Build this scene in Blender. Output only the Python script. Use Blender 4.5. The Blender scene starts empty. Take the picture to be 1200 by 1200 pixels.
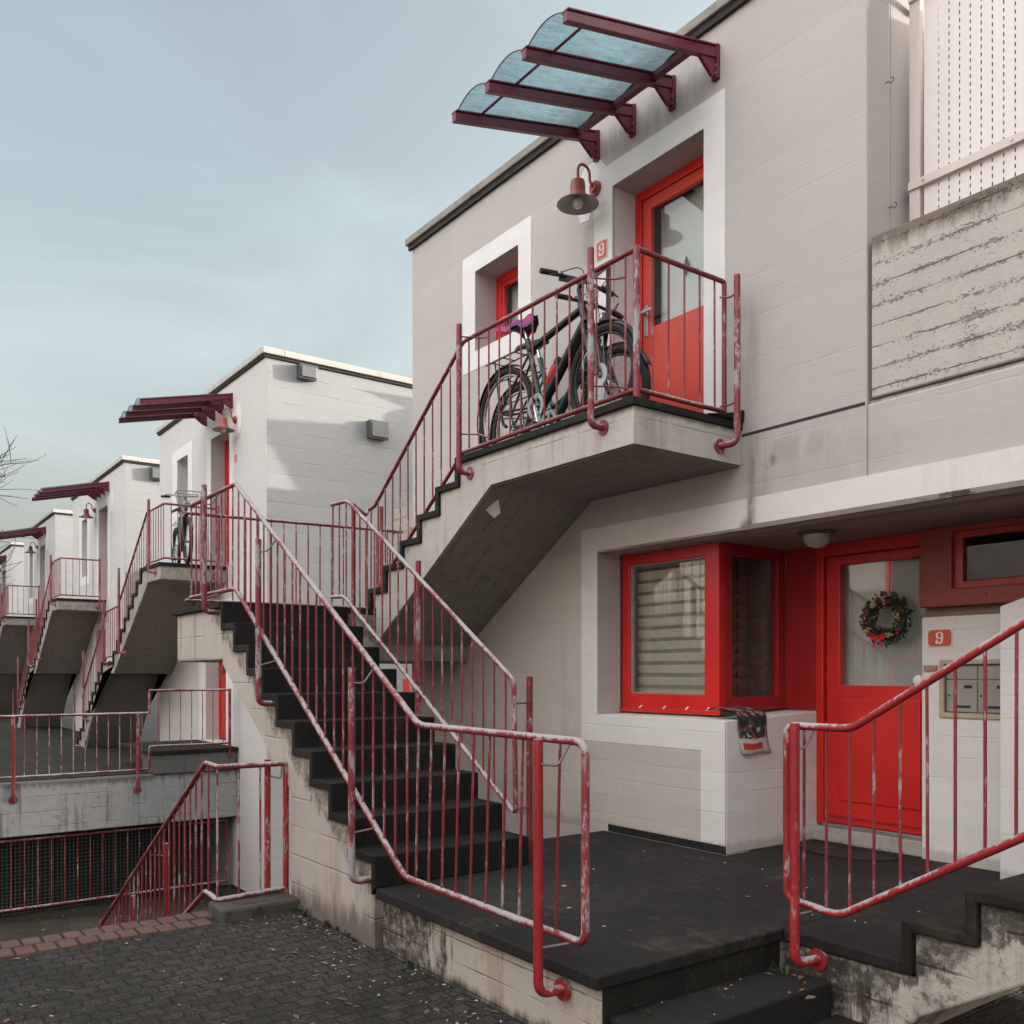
import bpy, bmesh, math, random
from mathutils import Vector, Matrix
random.seed(7)
scene = bpy.context.scene
COL = scene.collection
R = math.radians
V = Vector

# ------------------------------------------------------------------ helpers
def root_of(o):
    while o.parent: o = o.parent
    return o

class MB:
    """collects shapes and links them as one mesh object"""
    def __init__(s): s.v = []; s.f = []; s.uv = None
    def add(s, vs, fs):
        b = len(s.v); s.v += [tuple(p) for p in vs]; s.f += [tuple(i + b for i in f) for f in fs]; return s
    def box(s, x0, x1, y0, y1, z0, z1):
        vs = [(x, y, z) for x in (x0, x1) for y in (y0, y1) for z in (z0, z1)]
        return s.add(vs, [(0,1,3,2),(4,6,7,5),(0,4,5,1),(2,3,7,6),(0,2,6,4),(1,5,7,3)])
    def obox(s, c, ax, ay, az):
        c, ax, ay, az = V(c), V(ax), V(ay), V(az)
        vs = [c + ax*i + ay*j + az*k for i in (-1,1) for j in (-1,1) for k in (-1,1)]
        return s.add(vs, [(0,1,3,2),(4,6,7,5),(0,4,5,1),(2,3,7,6),(0,2,6,4),(1,5,7,3)])
    def prism(s, poly, axis, a0, a1):
        def mk(p, a):
            return {'x': (a, p[0], p[1]), 'y': (p[0], a, p[1]), 'z': (p[0], p[1], a)}[axis]
        n = len(poly)
        vs = [mk(p, a0) for p in poly] + [mk(p, a1) for p in poly]
        fs = [tuple(range(n)), tuple(range(2*n-1, n-1, -1))] + [(i, (i+1) % n, n+(i+1) % n, n+i) for i in range(n)]
        return s.add(vs, fs)
    def tube(s, pts, r, n=10, fil=0.0, closed=False, cap=True):
        pts = [V(p) for p in pts]
        if fil > 0: pts = fillet(pts, fil)
        rs = r if isinstance(r, (list, tuple)) else [r]*len(pts)
        m = len(pts); rings = []
        up = None
        for i, p in enumerate(pts):
            if closed: t = (pts[(i+1) % m] - pts[i-1]).normalized()
            else: t = (pts[min(i+1, m-1)] - pts[max(i-1, 0)]).normalized()
            if up is None:
                up = V((0,0,1)) if abs(t.z) < .9 else V((1,0,0))
            up = (up - t*up.dot(t))
            if up.length < 1e-5: up = t.orthogonal()
            up.normalize(); sd = t.cross(up)
            rings.append([p + up*(rs[i]*math.cos(2*math.pi*k/n)) + sd*(rs[i]*math.sin(2*math.pi*k/n)) for k in range(n)])
        vs = [q for rg in rings for q in rg]; fs = []
        for i in range(m if closed else m-1):
            j = (i+1) % m
            for k in range(n):
                fs.append((i*n+k, i*n+(k+1) % n, j*n+(k+1) % n, j*n+k))
        if cap and not closed:
            fs.append(tuple(range(n))); fs.append(tuple((m-1)*n+k for k in reversed(range(n))))
        return s.add(vs, fs)
    def cyl(s, p0, p1, r, n=16): return s.tube([p0, p1], r, n)
    def lathe(s, prof, o, axis='z', n=24):
        o = V(o); vs = []; fs = []
        for (r, h) in prof:
            for k in range(n):
                a = 2*math.pi*k/n; c, d = r*math.cos(a), r*math.sin(a)
                vs.append(o + (V((c,d,h)) if axis == 'z' else V((c,h,d)) if axis == 'y' else V((h,c,d))))
        for i in range(len(prof)-1):
            for k in range(n): fs.append((i*n+k, i*n+(k+1) % n, (i+1)*n+(k+1) % n, (i+1)*n+k))
        return s.add(vs, fs)
    def torus(s, c, axis, RR, r, n=40, m=8):
        c = V(c); pts = []
        for k in range(n):
            a = 2*math.pi*k/n
            d = {'y': V((math.cos(a),0,math.sin(a))), 'x': V((0,math.cos(a),math.sin(a))), 'z': V((math.cos(a),math.sin(a),0))}[axis]
            pts.append(c + d*RR)
        return s.tube(pts, r, m, closed=True)
    def grid_wall(s, xs, zs, y0, y1, holes):
        """wall in the XZ plane, thickness y0..y1, rectangular openings"""
        xa_, xb_, za_, zb_ = min(xs), max(xs), min(zs), max(zs)
        xs = sorted(set(xs + [q for h in holes for q in h[:2] if xa_ < q < xb_])); zs = sorted(set(zs + [q for h in holes for q in h[2:] if za_ < q < zb_]))
        def solid(i, j):
            if i < 0 or j < 0 or i >= len(xs)-1 or j >= len(zs)-1: return False
            cx, cz = (xs[i]+xs[i+1])/2, (zs[j]+zs[j+1])/2
            return not any(h[0] < cx < h[1] and h[2] < cz < h[3] for h in holes)
        idx = {}; vs = []; fs = []
        def vid(i, j, b):
            k = (i, j, b)
            if k not in idx: idx[k] = len(vs); vs.append((xs[i], y1 if b else y0, zs[j]))
            return idx[k]
        for i in range(len(xs)-1):
            for j in range(len(zs)-1):
                if not solid(i, j): continue
                fs.append((vid(i,j,0), vid(i+1,j,0), vid(i+1,j+1,0), vid(i,j+1,0)))
                fs.append((vid(i,j,1), vid(i,j+1,1), vid(i+1,j+1,1), vid(i+1,j,1)))
                for (di, dj, a, b) in ((-1,0,(i,j),(i,j+1)), (1,0,(i+1,j),(i+1,j+1)), (0,-1,(i,j),(i+1,j)), (0,1,(i,j+1),(i+1,j+1))):
                    if not solid(i+di, j+dj):
                        fs.append((vid(*a,0), vid(*b,0), vid(*b,1), vid(*a,1)))
        return s.add(vs, fs)
    def build(s, name, mat, parent=None, smooth=False, bevel=0.0, loc=None):
        o0 = V((0,0,0))
        if parent is not None: o0 = root_of(parent).location.copy()
        elif loc is not None: o0 = V(loc)
        me = bpy.data.meshes.new(name)
        me.from_pydata([V(p) - o0 for p in s.v], [], s.f)
        bm = bmesh.new(); bm.from_mesh(me)
        bmesh.ops.recalc_face_normals(bm, faces=bm.faces); bm.to_mesh(me); bm.free()
        me.materials.append(mat)
        if smooth:
            for p in me.polygons: p.use_smooth = True
            me.set_sharp_from_angle(angle=R(38))
        o = bpy.data.objects.new(name, me); COL.objects.link(o)
        if parent is not None: o.parent = parent
        else: o.location = o0
        if bevel > 0:
            md = o.modifiers.new('bevel', 'BEVEL'); md.width = bevel; md.segments = 2; md.limit_method = 'ANGLE'; md.angle_limit = R(40)
        return o

def fillet(pts, r, seg=5):
    out = [pts[0]]
    for i in range(1, len(pts)-1):
        a, b, c = pts[i-1], pts[i], pts[i+1]
        d0, d1 = (a-b), (c-b)
        rr = min(r, d0.length*.48, d1.length*.48)
        d0.normalize(); d1.normalize()
        p0, p1 = b + d0*rr, b + d1*rr
        for k in range(seg+1):
            t = k/seg
            out.append(p0*(1-t)**2 + b*2*t*(1-t) + p1*t*t)
    out.append(pts[-1]); return out

def tag(o, label, cat, group=None, kind=None):
    if label: o['label'] = label
    if cat: o['category'] = cat
    if group: o['group'] = group
    if kind: o['kind'] = kind
    return o
def thing(name, label, cat, loc=(0,0,0), group=None):
    o = bpy.data.objects.new(name, None); o.empty_display_size = .2; o.location = loc; COL.objects.link(o)
    return tag(o, label, cat, group)
def struct(o): o['kind'] = 'structure'; return o
def kids(o): return [c for c in bpy.data.objects if c.parent == o]
def copy_tree(o, parent=None, off=None):
    c = o.copy(); COL.objects.link(c); c.parent = parent
    if off is not None: c.location = o.location + V(off)
    for ch in kids(o): copy_tree(ch, c)
    return c

# ------------------------------------------------------------------ materials
class NT:
    def __init__(s, name):
        s.m = bpy.data.materials.new(name); s.m.use_nodes = True
        s.t = s.m.node_tree; s.b = s.t.nodes['Principled BSDF']; s.out = s.t.nodes['Material Output']
        s._pos = None
    def n(s, ty, **kw):
        nd = s.t.nodes.new(ty)
        for k, v in kw.items(): setattr(nd, k, v)
        return nd
    def put(s, sock, val):
        if isinstance(val, bpy.types.NodeSocket): s.t.links.new(val, sock)
        elif val is not None:
            if hasattr(sock, 'default_value'):
                try: sock.default_value = val
                except Exception: sock.default_value = (*val, 1) if len(val) == 3 else val
    def math(s, op, a, b=None, c=None, clamp=False):
        nd = s.n('ShaderNodeMath', operation=op, use_clamp=clamp)
        s.put(nd.inputs[0], a)
        if b is not None: s.put(nd.inputs[1], b)
        if c is not None: s.put(nd.inputs[2], c)
        return nd.outputs[0]
    def pos(s):
        if s._pos is None: s._pos = s.n('ShaderNodeNewGeometry').outputs['Position']
        return s._pos
    def obj(s): return s.n('ShaderNodeTexCoord').outputs['Object']
    def sep(s, v):
        nd = s.n('ShaderNodeSeparateXYZ'); s.put(nd.inputs[0], v); return nd.outputs
    def scale(s, v, sc):
        nd = s.n('ShaderNodeVectorMath', operation='MULTIPLY'); s.put(nd.inputs[0], v); nd.inputs[1].default_value = sc; return nd.outputs[0]
    def noise(s, v, sc, det=4, rough=.55, dist=0.0):
        nd = s.n('ShaderNodeTexNoise'); s.put(nd.inputs['Vector'], v); nd.inputs['Scale'].default_value = sc
        nd.inputs['Detail'].default_value = det; nd.inputs['Roughness'].default_value = rough; nd.inputs['Distortion'].default_value = dist
        return nd.outputs['Fac']
    def ramp(s, f, a, b, lo=0.0, hi=1.0):
        nd = s.n('ShaderNodeMapRange', interpolation_type='SMOOTHSTEP')
        s.put(nd.inputs['Value'], f); nd.inputs['From Min'].default_value = a; nd.inputs['From Max'].default_value = b
        nd.inputs['To Min'].default_value = lo; nd.inputs['To Max'].default_value = hi
        return nd.outputs['Result']
    def mix(s, f, a, b, mode='MIX'):
        nd = s.n('ShaderNodeMix', data_type='RGBA', blend_type=mode)
        s.put(nd.inputs[0], f)
        for i, q in ((6, a), (7, b)):
            s.put(nd.inputs[i], (*q, 1) if isinstance(q, tuple) and len(q) == 3 else q)
        return nd.outputs[2]
    def bump(s, h, st=.3, dist=.01, nrm=None):
        nd = s.n('ShaderNodeBump'); s.put(nd.inputs['Height'], h); nd.inputs['Strength'].default_value = st; nd.inputs['Distance'].default_value = dist
        if nrm is not None: s.put(nd.inputs['Normal'], nrm)
        return nd.outputs[0]
    def done(s, col=None, rough=.6, metal=0.0, nrm=None, spec=None):
        if col is not None: s.put(s.b.inputs['Base Color'], (*col, 1) if isinstance(col, tuple) and len(col) == 3 else col)
        s.put(s.b.inputs['Roughness'], rough); s.put(s.b.inputs['Metallic'], metal)
        if spec is not None: s.b.inputs['Specular IOR Level'].default_value = spec
        if nrm is not None: s.put(s.b.inputs['Normal'], nrm)
        return s.m

def concrete(name, base, dark=(.06,.05,.042), boards=.125, line=.35, mottled=.16, streak=0.0, mold=0.0, zdirt=(), rough=.75, bump=.35, warm=(.30,.20,.12), rust=0.0, board_axis='z', pits=.3, pitch=None, xdirt=None, pitline=0.0, spots=()):
    m = NT(name); p = m.pos(); x, y, z = m.sep(p)
    h = m.math('ADD', x, y)
    wob = m.noise(p, 3.0, 3)
    zz = z if board_axis == 'z' else y
    zb = m.math('DIVIDE', m.math('ADD', zz, m.math('MULTIPLY', m.math('SUBTRACT', wob, .5), .012)), boards)
    fl = m.math('FLOOR', zb); fr = m.math('SUBTRACT', zb, fl)
    d = m.math('MINIMUM', fr, m.math('SUBTRACT', 1.0, fr))
    ln = m.ramp(d, .0, .055, 1.0, 0.0)
    brk = m.ramp(m.noise(m.scale(p, (1.2,1.2,6)), 2.2, 4), .42, .60)
    lm = m.math('MULTIPLY', ln, brk)
    wn = m.n('ShaderNodeTexWhiteNoise', noise_dimensions='1D'); m.put(wn.inputs['W'], fl); tone = wn.outputs['Value']
    big = m.noise(p, .9, 5, .6); fine = m.noise(p, 38, 5, .65); mid = m.noise(m.scale(p, (1,1,2.5)), 6, 5, .6)
    t = m.math('ADD', m.math('MULTIPLY', m.math('SUBTRACT', big, .5), mottled*2.2), m.math('MULTIPLY', m.math('SUBTRACT', mid, .5), mottled*1.6))
    t = m.math('ADD', t, m.math('MULTIPLY', m.math('SUBTRACT', tone, .5), .05))
    t = m.math('ADD', t, m.math('MULTIPLY', m.math('SUBTRACT', fine, .5), .10))
    t = m.math('ADD', t, 1.0)
    vm = m.n('ShaderNodeVectorMath', operation='SCALE'); vm.inputs[0].default_value = base; m.put(vm.inputs['Scale'], t)
    col = vm.outputs[0]
    col = m.mix(m.math('MULTIPLY', lm, line), col, dark)
    if rust:
        rs = m.ramp(m.noise(m.scale(p, (3.2,3.2,.45)), 1.3, 5, .6), .55, .72)
        col = m.mix(m.math('MULTIPLY', rs, rust), col, warm)
    if streak:
        sn = m.noise(m.scale(p, (5.5,5.5,.35)), 1.4, 6, .68)
        sm = m.ramp(m.math('ADD', sn, m.math('MULTIPLY', m.math('SUBTRACT', big, .5), .5)), .52, .70)
        col = m.mix(m.math('MULTIPLY', sm, streak), col, dark)
    if mold:
        mn = m.noise(p, 9, 8, .75)
        mm = m.ramp(m.math('ADD', m.math('ADD', mn, m.math('MULTIPLY', lm, .15)), m.math('MULTIPLY', m.math('SUBTRACT', big, .5), .5)), .56, .70)
        col = m.mix(m.math('MULTIPLY', mm, mold), col, dark)
    for (za, zc, st) in zdirt:                       # grime that starts at height za and fades out at zc
        g = m.ramp(z, min(za,zc), max(za,zc), 1.0 if za < zc else 0.0, 0.0 if za < zc else 1.0)
        gn = m.ramp(m.math('ADD', m.math('MULTIPLY', g, .62), m.math('MULTIPLY', m.noise(m.scale(p, (4,4,.9)), 2.6, 7, .72), .75)), .62, .90)
        col = m.mix(m.math('MULTIPLY', gn, st), col, dark)
    if pitch:                                        # water stains that run down from the tread edges of a flight
        x0, z0, sl, depth, st = pitch
        dd = m.math('SUBTRACT', m.math('ADD', z0, m.math('MULTIPLY', m.math('SUBTRACT', x, x0), sl)), z)
        g = m.ramp(dd, .04, depth, 1.0, 0.0)
        gn = m.ramp(m.math('ADD', m.math('MULTIPLY', g, .42), m.math('MULTIPLY', m.noise(m.scale(p, (5,5,1.6)), 2.4, 9, .78), .95)), .72, .80)
        gn = m.math('MULTIPLY', gn, m.ramp(m.noise(p, 17, 9, .8), .36, .56, .25, 1.0))
        dk = m.mix(m.ramp(m.noise(p, 7, 6, .7), .35, .7), tuple(q*.6 for q in dark), tuple(q*2.6 for q in dark))
        col = m.mix(m.math('MULTIPLY', gn, st), col, dk)
    if xdirt:                                        # black run-off, heaviest at one end of the wall
        xa, xb, st = xdirt
        g = m.ramp(x, min(xa,xb), max(xa,xb), 1.0 if xa < xb else 0.0, 0.0 if xa < xb else 1.0)
        gn = m.ramp(m.math('ADD', m.math('MULTIPLY', g, .42), m.math('MULTIPLY', m.noise(m.scale(p, (4.5,4.5,.75)), 1.9, 9, .76), 1.05)), .64, .73)
        gn = m.math('MULTIPLY', gn, m.ramp(m.noise(p, 17, 9, .8), .36, .56, .25, 1.0))
        dk = m.mix(m.ramp(m.noise(p, 7, 6, .7), .35, .7), tuple(q*.6 for q in dark), tuple(q*2.6 for q in dark))
        col = m.mix(m.math('MULTIPLY', gn, st), col, dk)
    if pitline:                                      # pores and pits that follow the board joints
        near = m.ramp(d, .0, .30, 1.0, 0.0)
        pn = m.math('ADD', m.noise(m.scale(p, (1,1,1.7)), 40, 8, .8), m.math('MULTIPLY', near, .105))
        pn = m.math('ADD', pn, m.math('MULTIPLY', m.math('SUBTRACT', m.noise(p, 3.2, 4), .5), .34))
        pm = m.ramp(pn, .625, .685)
        col = m.mix(m.math('MULTIPLY', pm, pitline), col, dark)
        fine = m.math('ADD', fine, m.math('MULTIPLY', pm, -1.2))
    for (cx, cy, cz, rx, ry, rz, st, tint) in spots: # local weather stains on the wall
        q = m.math('ADD', m.math('ADD', m.math('POWER', m.math('DIVIDE', m.math('SUBTRACT', x, cx), rx), 2.0), m.math('POWER', m.math('DIVIDE', m.math('SUBTRACT', y, cy), ry), 2.0)), m.math('POWER', m.math('DIVIDE', m.math('SUBTRACT', z, cz), rz), 2.0))
        g = m.ramp(q, 0.0, 1.0, 1.0, 0.0)
        g = m.math('MULTIPLY', g, m.ramp(m.noise(m.scale(p, (5,5,1.0)), 2.0, 7, .7), .32, .62))
        col = m.mix(m.math('MULTIPLY', g, st), col, tint)
    hgt = m.math('ADD', m.math('MULTIPLY', lm, -1.0), m.math('ADD', m.math('MULTIPLY', tone, .25), m.math('MULTIPLY', fine, .55)))
    if pits:
        vo = m.n('ShaderNodeTexVoronoi'); m.put(vo.inputs['Vector'], p); vo.inputs['Scale'].default_value = 26
        pit = m.ramp(vo.outputs['Distance'], .05, .13, -1.0, 0.0)
        hgt = m.math('ADD', hgt, m.math('MULTIPLY', pit, pits))
    return m.done(col, rough, 0, m.bump(hgt, bump, .008), .3)

def simple(name, col, rough=.5, metal=0.0, var=.12, sc=12, bumpy=0.0, spec=None):
    m = NT(name); p = m.obj()
    nz = m.noise(p, sc, 5, .6)
    t = m.math('ADD', 1.0, m.math('MULTIPLY', m.math('SUBTRACT', nz, .5), var*2))
    vm = m.n('ShaderNodeVectorMath', operation='SCALE'); vm.inputs[0].default_value = col; m.put(vm.inputs['Scale'], t)
    rg = m.math('ADD', rough, m.math('MULTIPLY', m.math('SUBTRACT', m.noise(p, sc*2.3, 3), .5), .15), clamp=True)
    return m.done(vm.outputs[0], rg, metal, m.bump(nz, bumpy, .004) if bumpy else None, spec)

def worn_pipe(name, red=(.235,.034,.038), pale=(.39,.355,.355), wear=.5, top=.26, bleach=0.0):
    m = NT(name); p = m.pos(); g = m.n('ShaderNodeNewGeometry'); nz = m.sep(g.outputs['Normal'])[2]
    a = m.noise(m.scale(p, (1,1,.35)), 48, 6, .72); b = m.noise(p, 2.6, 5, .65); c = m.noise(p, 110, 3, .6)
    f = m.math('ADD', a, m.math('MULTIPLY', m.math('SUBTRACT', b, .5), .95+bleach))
    f = m.math('ADD', f, m.math('MULTIPLY', nz, top)); f = m.math('ADD', f, m.math('MULTIPLY', m.math('SUBTRACT', c, .5), .16))  # top makes upward-facing sides paler
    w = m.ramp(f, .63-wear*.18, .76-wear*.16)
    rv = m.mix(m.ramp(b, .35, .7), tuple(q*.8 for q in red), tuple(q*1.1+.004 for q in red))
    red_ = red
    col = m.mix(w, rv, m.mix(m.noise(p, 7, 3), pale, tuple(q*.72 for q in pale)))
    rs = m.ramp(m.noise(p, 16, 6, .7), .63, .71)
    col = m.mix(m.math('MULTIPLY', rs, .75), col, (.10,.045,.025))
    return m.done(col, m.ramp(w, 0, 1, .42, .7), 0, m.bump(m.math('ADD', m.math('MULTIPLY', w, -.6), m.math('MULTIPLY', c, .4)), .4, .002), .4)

def glass_mat(name, tint=(.97,.99,.98), refl=1.0, rough=.02, trans=.97):
    m = NT(name); t = m.t
    gl = m.n('ShaderNodeBsdfGlossy'); gl.inputs['Roughness'].default_value = rough
    tr = m.n('ShaderNodeBsdfTransparent'); tr.inputs['Color'].default_value = (*[q*trans for q in tint], 1)
    fr = m.n('ShaderNodeLayerWeight'); fr.inputs['Blend'].default_value = .5
    fac = m.math('MULTIPLY', m.math('ADD', m.math('MULTIPLY', m.math('POWER', fr.outputs['Facing'], 5.0), .94), .06), 1.25*refl, clamp=True)
    mx = m.n('ShaderNodeMixShader'); t.links.new(fac, mx.inputs[0]); t.links.new(tr.outputs[0], mx.inputs[1]); t.links.new(gl.outputs[0], mx.inputs[2])
    t.links.new(mx.outputs[0], m.out.inputs['Surface']); return m.m

def asphalt(name, base=(.02,.019,.019), moss=0.0, specks=.2, rough=.85):
    m = NT(name); p = m.pos()
    f = m.noise(p, 140, 4, .7); b = m.noise(p, 1.1, 5, .6); k = m.noise(p, 6, 5, .65)
    base = tuple(q*.62 for q in base)
    col = m.mix(m.ramp(f, .35, .75), tuple(q*.6 for q in base), tuple(q*1.7 for q in base))
    col = m.mix(m.math('MULTIPLY', m.ramp(b, .45, .75), .6), col, tuple(q*2.2+.003 for q in base))
    dust = m.ramp(m.math('ADD', m.math('MULTIPLY', m.noise(p, 2.3, 8, .72), .75), m.math('MULTIPLY', m.noise(m.scale(p,(1,3,1)), 11, 6, .7), .35)), .56, .72)
    col = m.mix(m.math('MULTIPLY', dust, .75), col, (base[0]*3.0+.012, base[1]*2.8+.010, base[2]*2.5+.008))
    col = m.mix(m.math('MULTIPLY', m.ramp(k, .60, .78), .5), col, (base[0]*3.2+.01, base[1]*2.9+.008, base[2]*2.6+.006))
    if moss: col = m.mix(m.math('MULTIPLY', m.ramp(m.noise(p, 4.5, 6, .7), .48, .66), moss), col, (.03,.032,.012))
    if specks: col = m.mix(m.math('MULTIPLY', m.ramp(m.noise(p, 60, 2, .5), .76, .80), specks), col, (.3,.28,.25))
    h = m.math('ADD', m.math('MULTIPLY', f, .6), m.math('MULTIPLY', k, .6))
    return m.done(col, m.ramp(k, .3, .8, rough-.12, rough+.08), 0, m.bump(h, .5, .006), .25)

def paver_mat(name):
    m = NT(name); p = m.pos()
    wb = m.n('ShaderNodeTexNoise'); m.put(wb.inputs['Vector'], p); wb.inputs['Scale'].default_value = 7
    ad = m.n('ShaderNodeVectorMath', operation='MULTIPLY_ADD'); m.put(ad.inputs[0], wb.outputs['Color']); ad.inputs[1].default_value = (.045,.045,0); m.put(ad.inputs[2], p)
    br = m.n('ShaderNodeTexBrick'); br.offset = .5
    mp = m.n('ShaderNodeMapping'); mp.inputs['Rotation'].default_value = (0,0,R(90)); m.put(mp.inputs['Vector'], ad.outputs[0])
    m.put(br.inputs['Vector'], mp.outputs[0])
    br.inputs['Scale'].default_value = 1.0; br.inputs['Brick Width'].default_value = .118; br.inputs['Row Height'].default_value = .10
    br.inputs['Mortar Size'].default_value = .010; br.inputs['Mortar Smooth'].default_value = .9; br.inputs['Bias'].default_value = 0
    br.inputs['Color1'].default_value = (.022,.0205,.019,1); br.inputs['Color2'].default_value = (.035,.032,.030,1); br.inputs['Mortar'].default_value = (.016,.016,.013,1)
    f = m.noise(p, 75, 5, .8); big = m.noise(p, .8, 4); k = m.noise(p, 9, 5, .7)
    col = m.mix(m.ramp(f, .36, .68), m.mix(1.0, br.outputs['Color'], (.30,.30,.29), 'MULTIPLY'), m.mix(1.0, br.outputs['Color'], (3.0,2.95,2.9), 'MULTIPLY'))
    col = m.mix(m.math('MULTIPLY', m.ramp(m.math('ADD', m.math('MULTIPLY', k, .5), m.math('MULTIPLY', big, .5)), .47, .62), .65), col, (.016,.015,.012))
    h = m.math('ADD', m.math('MULTIPLY', br.outputs['Fac'], -1.2), m.math('MULTIPLY', f, .35)); h = m.math('ADD', h, m.math('MULTIPLY', k, .5))
    return m.done(col, .85, 0, m.bump(h, .8, .012), .25)

def red_paint(name, c=(.56,.015,.013), rough=.34, grain=0.0):
    m = NT(name); p = m.pos()
    n1 = m.noise(p, 2.2, 4); 
    col = m.mix(m.ramp(n1, .3, .7), tuple(q*.86 for q in c), tuple(q*1.08 for q in c))
    h = m.noise(m.scale(p, (1,1,.12)) , 60, 4, .6)
    col = m.mix(m.math('MULTIPLY', m.ramp(h, .5, .8), .25), col, tuple(q*.6 for q in c))
    return m.done(col, m.ramp(n1, .2, .8, rough-.05, rough+.12), 0, m.bump(h, .12+grain, .002), .5)

M = {}
YF = 4.75            # plane of the house fronts
M['wall'] = concrete('painted_concrete_grey', (0.433, 0.399, 0.383), boards=.135, line=.07, mottled=.06, streak=.07, bump=.17, pits=.25, dark=(.33,.29,.26), zdirt=((5.64,5.35,.30),),
    spots=((-4.75,YF,5.27,.85,.4,.20,.95,(.30,.275,.255)),(-3.80,YF,2.45,.16,.3,.42,.8,(.30,.275,.255)),(-3.83,YF,2.28,.05,.3,.45,.9,(.24,.17,.12)),(-3.70,YF,2.56,.08,.3,.06,1.0,(.12,.10,.085)),(-3.5,YF,2.62,.5,.3,.10,.5,(.30,.275,.255)),(-3.86,YF,3.2,.12,.3,.6,.6,(.30,.275,.255)),(-6.6,YF,2.3,1.6,.3,.5,.5,(.30,.275,.255)),(-3.2,YF,2.5,.6,.3,.3,.35,(.30,.275,.255)),(-5.45,YF,4.6,.07,.3,.25,.5,(.30,.275,.255))))
M['wall_low'] = concrete('painted_concrete_grey_aged', (0.456, 0.415, 0.375), boards=.135, line=.10, mottled=.09, streak=.16, bump=.25, pits=.15, dark=(.25,.21,.18), zdirt=((-.02,.16,.5),))
M['wall_far'] = concrete('painted_concrete_pale', (0.547, 0.526, 0.511), boards=.16, line=.07, mottled=.05, streak=.06, bump=.25, pits=.12, dark=(.38,.35,.33))
M['wall_shade'] = concrete('painted_concrete_side_shade', (0.318, 0.325, 0.336), boards=.20, line=.30, mottled=.08, streak=.08, bump=.5, pits=.35, dark=(.26,.26,.26))  # paint on the house sides; bluish shade tint put into the base colour
M['white'] = concrete('white_trim_paint', (0.676, 0.659, 0.651), boards=.135, line=.03, mottled=.05, streak=.06, bump=.18, pits=.1, dark=(.42,.38,.35))
M['white_low'] = concrete('white_trim_paint_low', (0.634, 0.609, 0.586), boards=.135, line=.10, mottled=.06, streak=.10, bump=.28, pits=.18, dark=(.32,.28,.24), zdirt=((.0,.16,.55),))
M['lintel'] = concrete('white_lintel_paint', (0.622, 0.595, 0.571), boards=.30, line=.03, mottled=.08, streak=.12, bump=.25, pits=.12, dark=(.25,.21,.18), spots=((-3.83,YF,2.25,.045,.3,.40,1.0,(.24,.17,.12)),(-3.86,YF,2.12,.10,.3,.12,.9,(.12,.10,.085))))
M['raw'] = concrete('raw_concrete', (0.36, 0.328, 0.295), boards=.145, line=.4, pitline=.6, mottled=.2, streak=.28, mold=.35, bump=.7, pits=.6, dark=(.10,.085,.07))
M['mold'] = concrete('mouldy_edge', (0.216, 0.187, 0.158), boards=.4, line=0, mottled=.3, mold=.95, bump=.9, dark=(.03,.027,.022))
M['parapet'] = concrete('board_marked_parapet', (0.446, 0.407, 0.371), boards=.118, line=.30, mottled=.13, streak=.14, mold=.18, bump=.9, pits=.7, pitline=.62, dark=(.15,.12,.095), zdirt=((3.76,3.42,.95),))
M['stringer'] = concrete('stair_side_concrete', (0.446, 0.403, 0.36), boards=.19, line=.16, mottled=.14, streak=.42, mold=.10, bump=.5, pits=.45, dark=(.10,.082,.066), rust=.5, zdirt=((-.45,.12,.85),), pitch=(-4.59,.06,-.629,.42,.85))
M['terrace_side'] = concrete('terrace_side_concrete', (0.432, 0.389, 0.342), boards=.115, line=.35, mottled=.16, streak=.55, mold=.25, bump=.8, pits=.6, dark=(.030,.025,.020), rust=.45, zdirt=((-.42,-.20,.95),(.0,-.15,.9)), xdirt=(-4.75,-3.4,.97))
M['right_side'] = concrete('right_steps_concrete', (0.432, 0.392, 0.346), boards=.21, line=.2, mottled=.16, streak=.40, mold=.7, bump=.8, pits=.6, dark=(.030,.026,.021), zdirt=((.36,.08,.45),), pitch=(-2.117,.02,.66,.30,.9), xdirt=(-2.75,-2.0,.97))
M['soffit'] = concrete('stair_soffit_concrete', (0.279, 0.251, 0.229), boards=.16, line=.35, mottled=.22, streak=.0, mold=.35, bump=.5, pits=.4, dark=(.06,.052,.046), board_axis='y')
M['landing'] = concrete('landing_edge_concrete', (0.432, 0.403, 0.371), boards=.21, line=.16, mottled=.14, streak=.34, mold=.16, bump=.5, pits=.45, dark=(.14,.115,.095), rust=.35, pitch=(-7.25,1.93,.629,.30,.6), zdirt=((2.83,2.70,.75),))
M['beam'] = concrete('deck_beam_concrete', (0.302, 0.306, 0.31), boards=.20, line=.25, mottled=.25, streak=.7, mold=.35, bump=.6, pits=.5, dark=(.05,.046,.042), zdirt=((-.15,-.45,.7),))
M['coping'] = concrete('roof_coping', (0.259, 0.241, 0.223), boards=.4, line=0, mottled=.3, streak=.3, mold=.7, bump=.6, dark=(.06,.052,.046))
M['coping_far'] = concrete('roof_coping_pale', (0.446, 0.432, 0.418), boards=.4, line=0, mottled=.14, streak=.25, mold=.15, bump=.3, dark=(.15,.14,.13))
M['ceil'] = concrete('entrance_ceiling', (0.302, 0.23, 0.202), boards=.2, line=.08, mottled=.10, streak=0, bump=.3, dark=(.2,.15,.13), board_axis='y')
M['opp'] = concrete('yard_house_paint', (.36,.345,.33), boards=.2, line=.1, streak=.2)
M['gap'] = simple('dark_joint', (.03,.027,.025), .9)
M['asph'] = asphalt('black_terrace_surface', (.026,.0245,.0235), specks=.3)
M['tread'] = asphalt('black_tread_surface', (.016,.015,.015), specks=.12)
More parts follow.
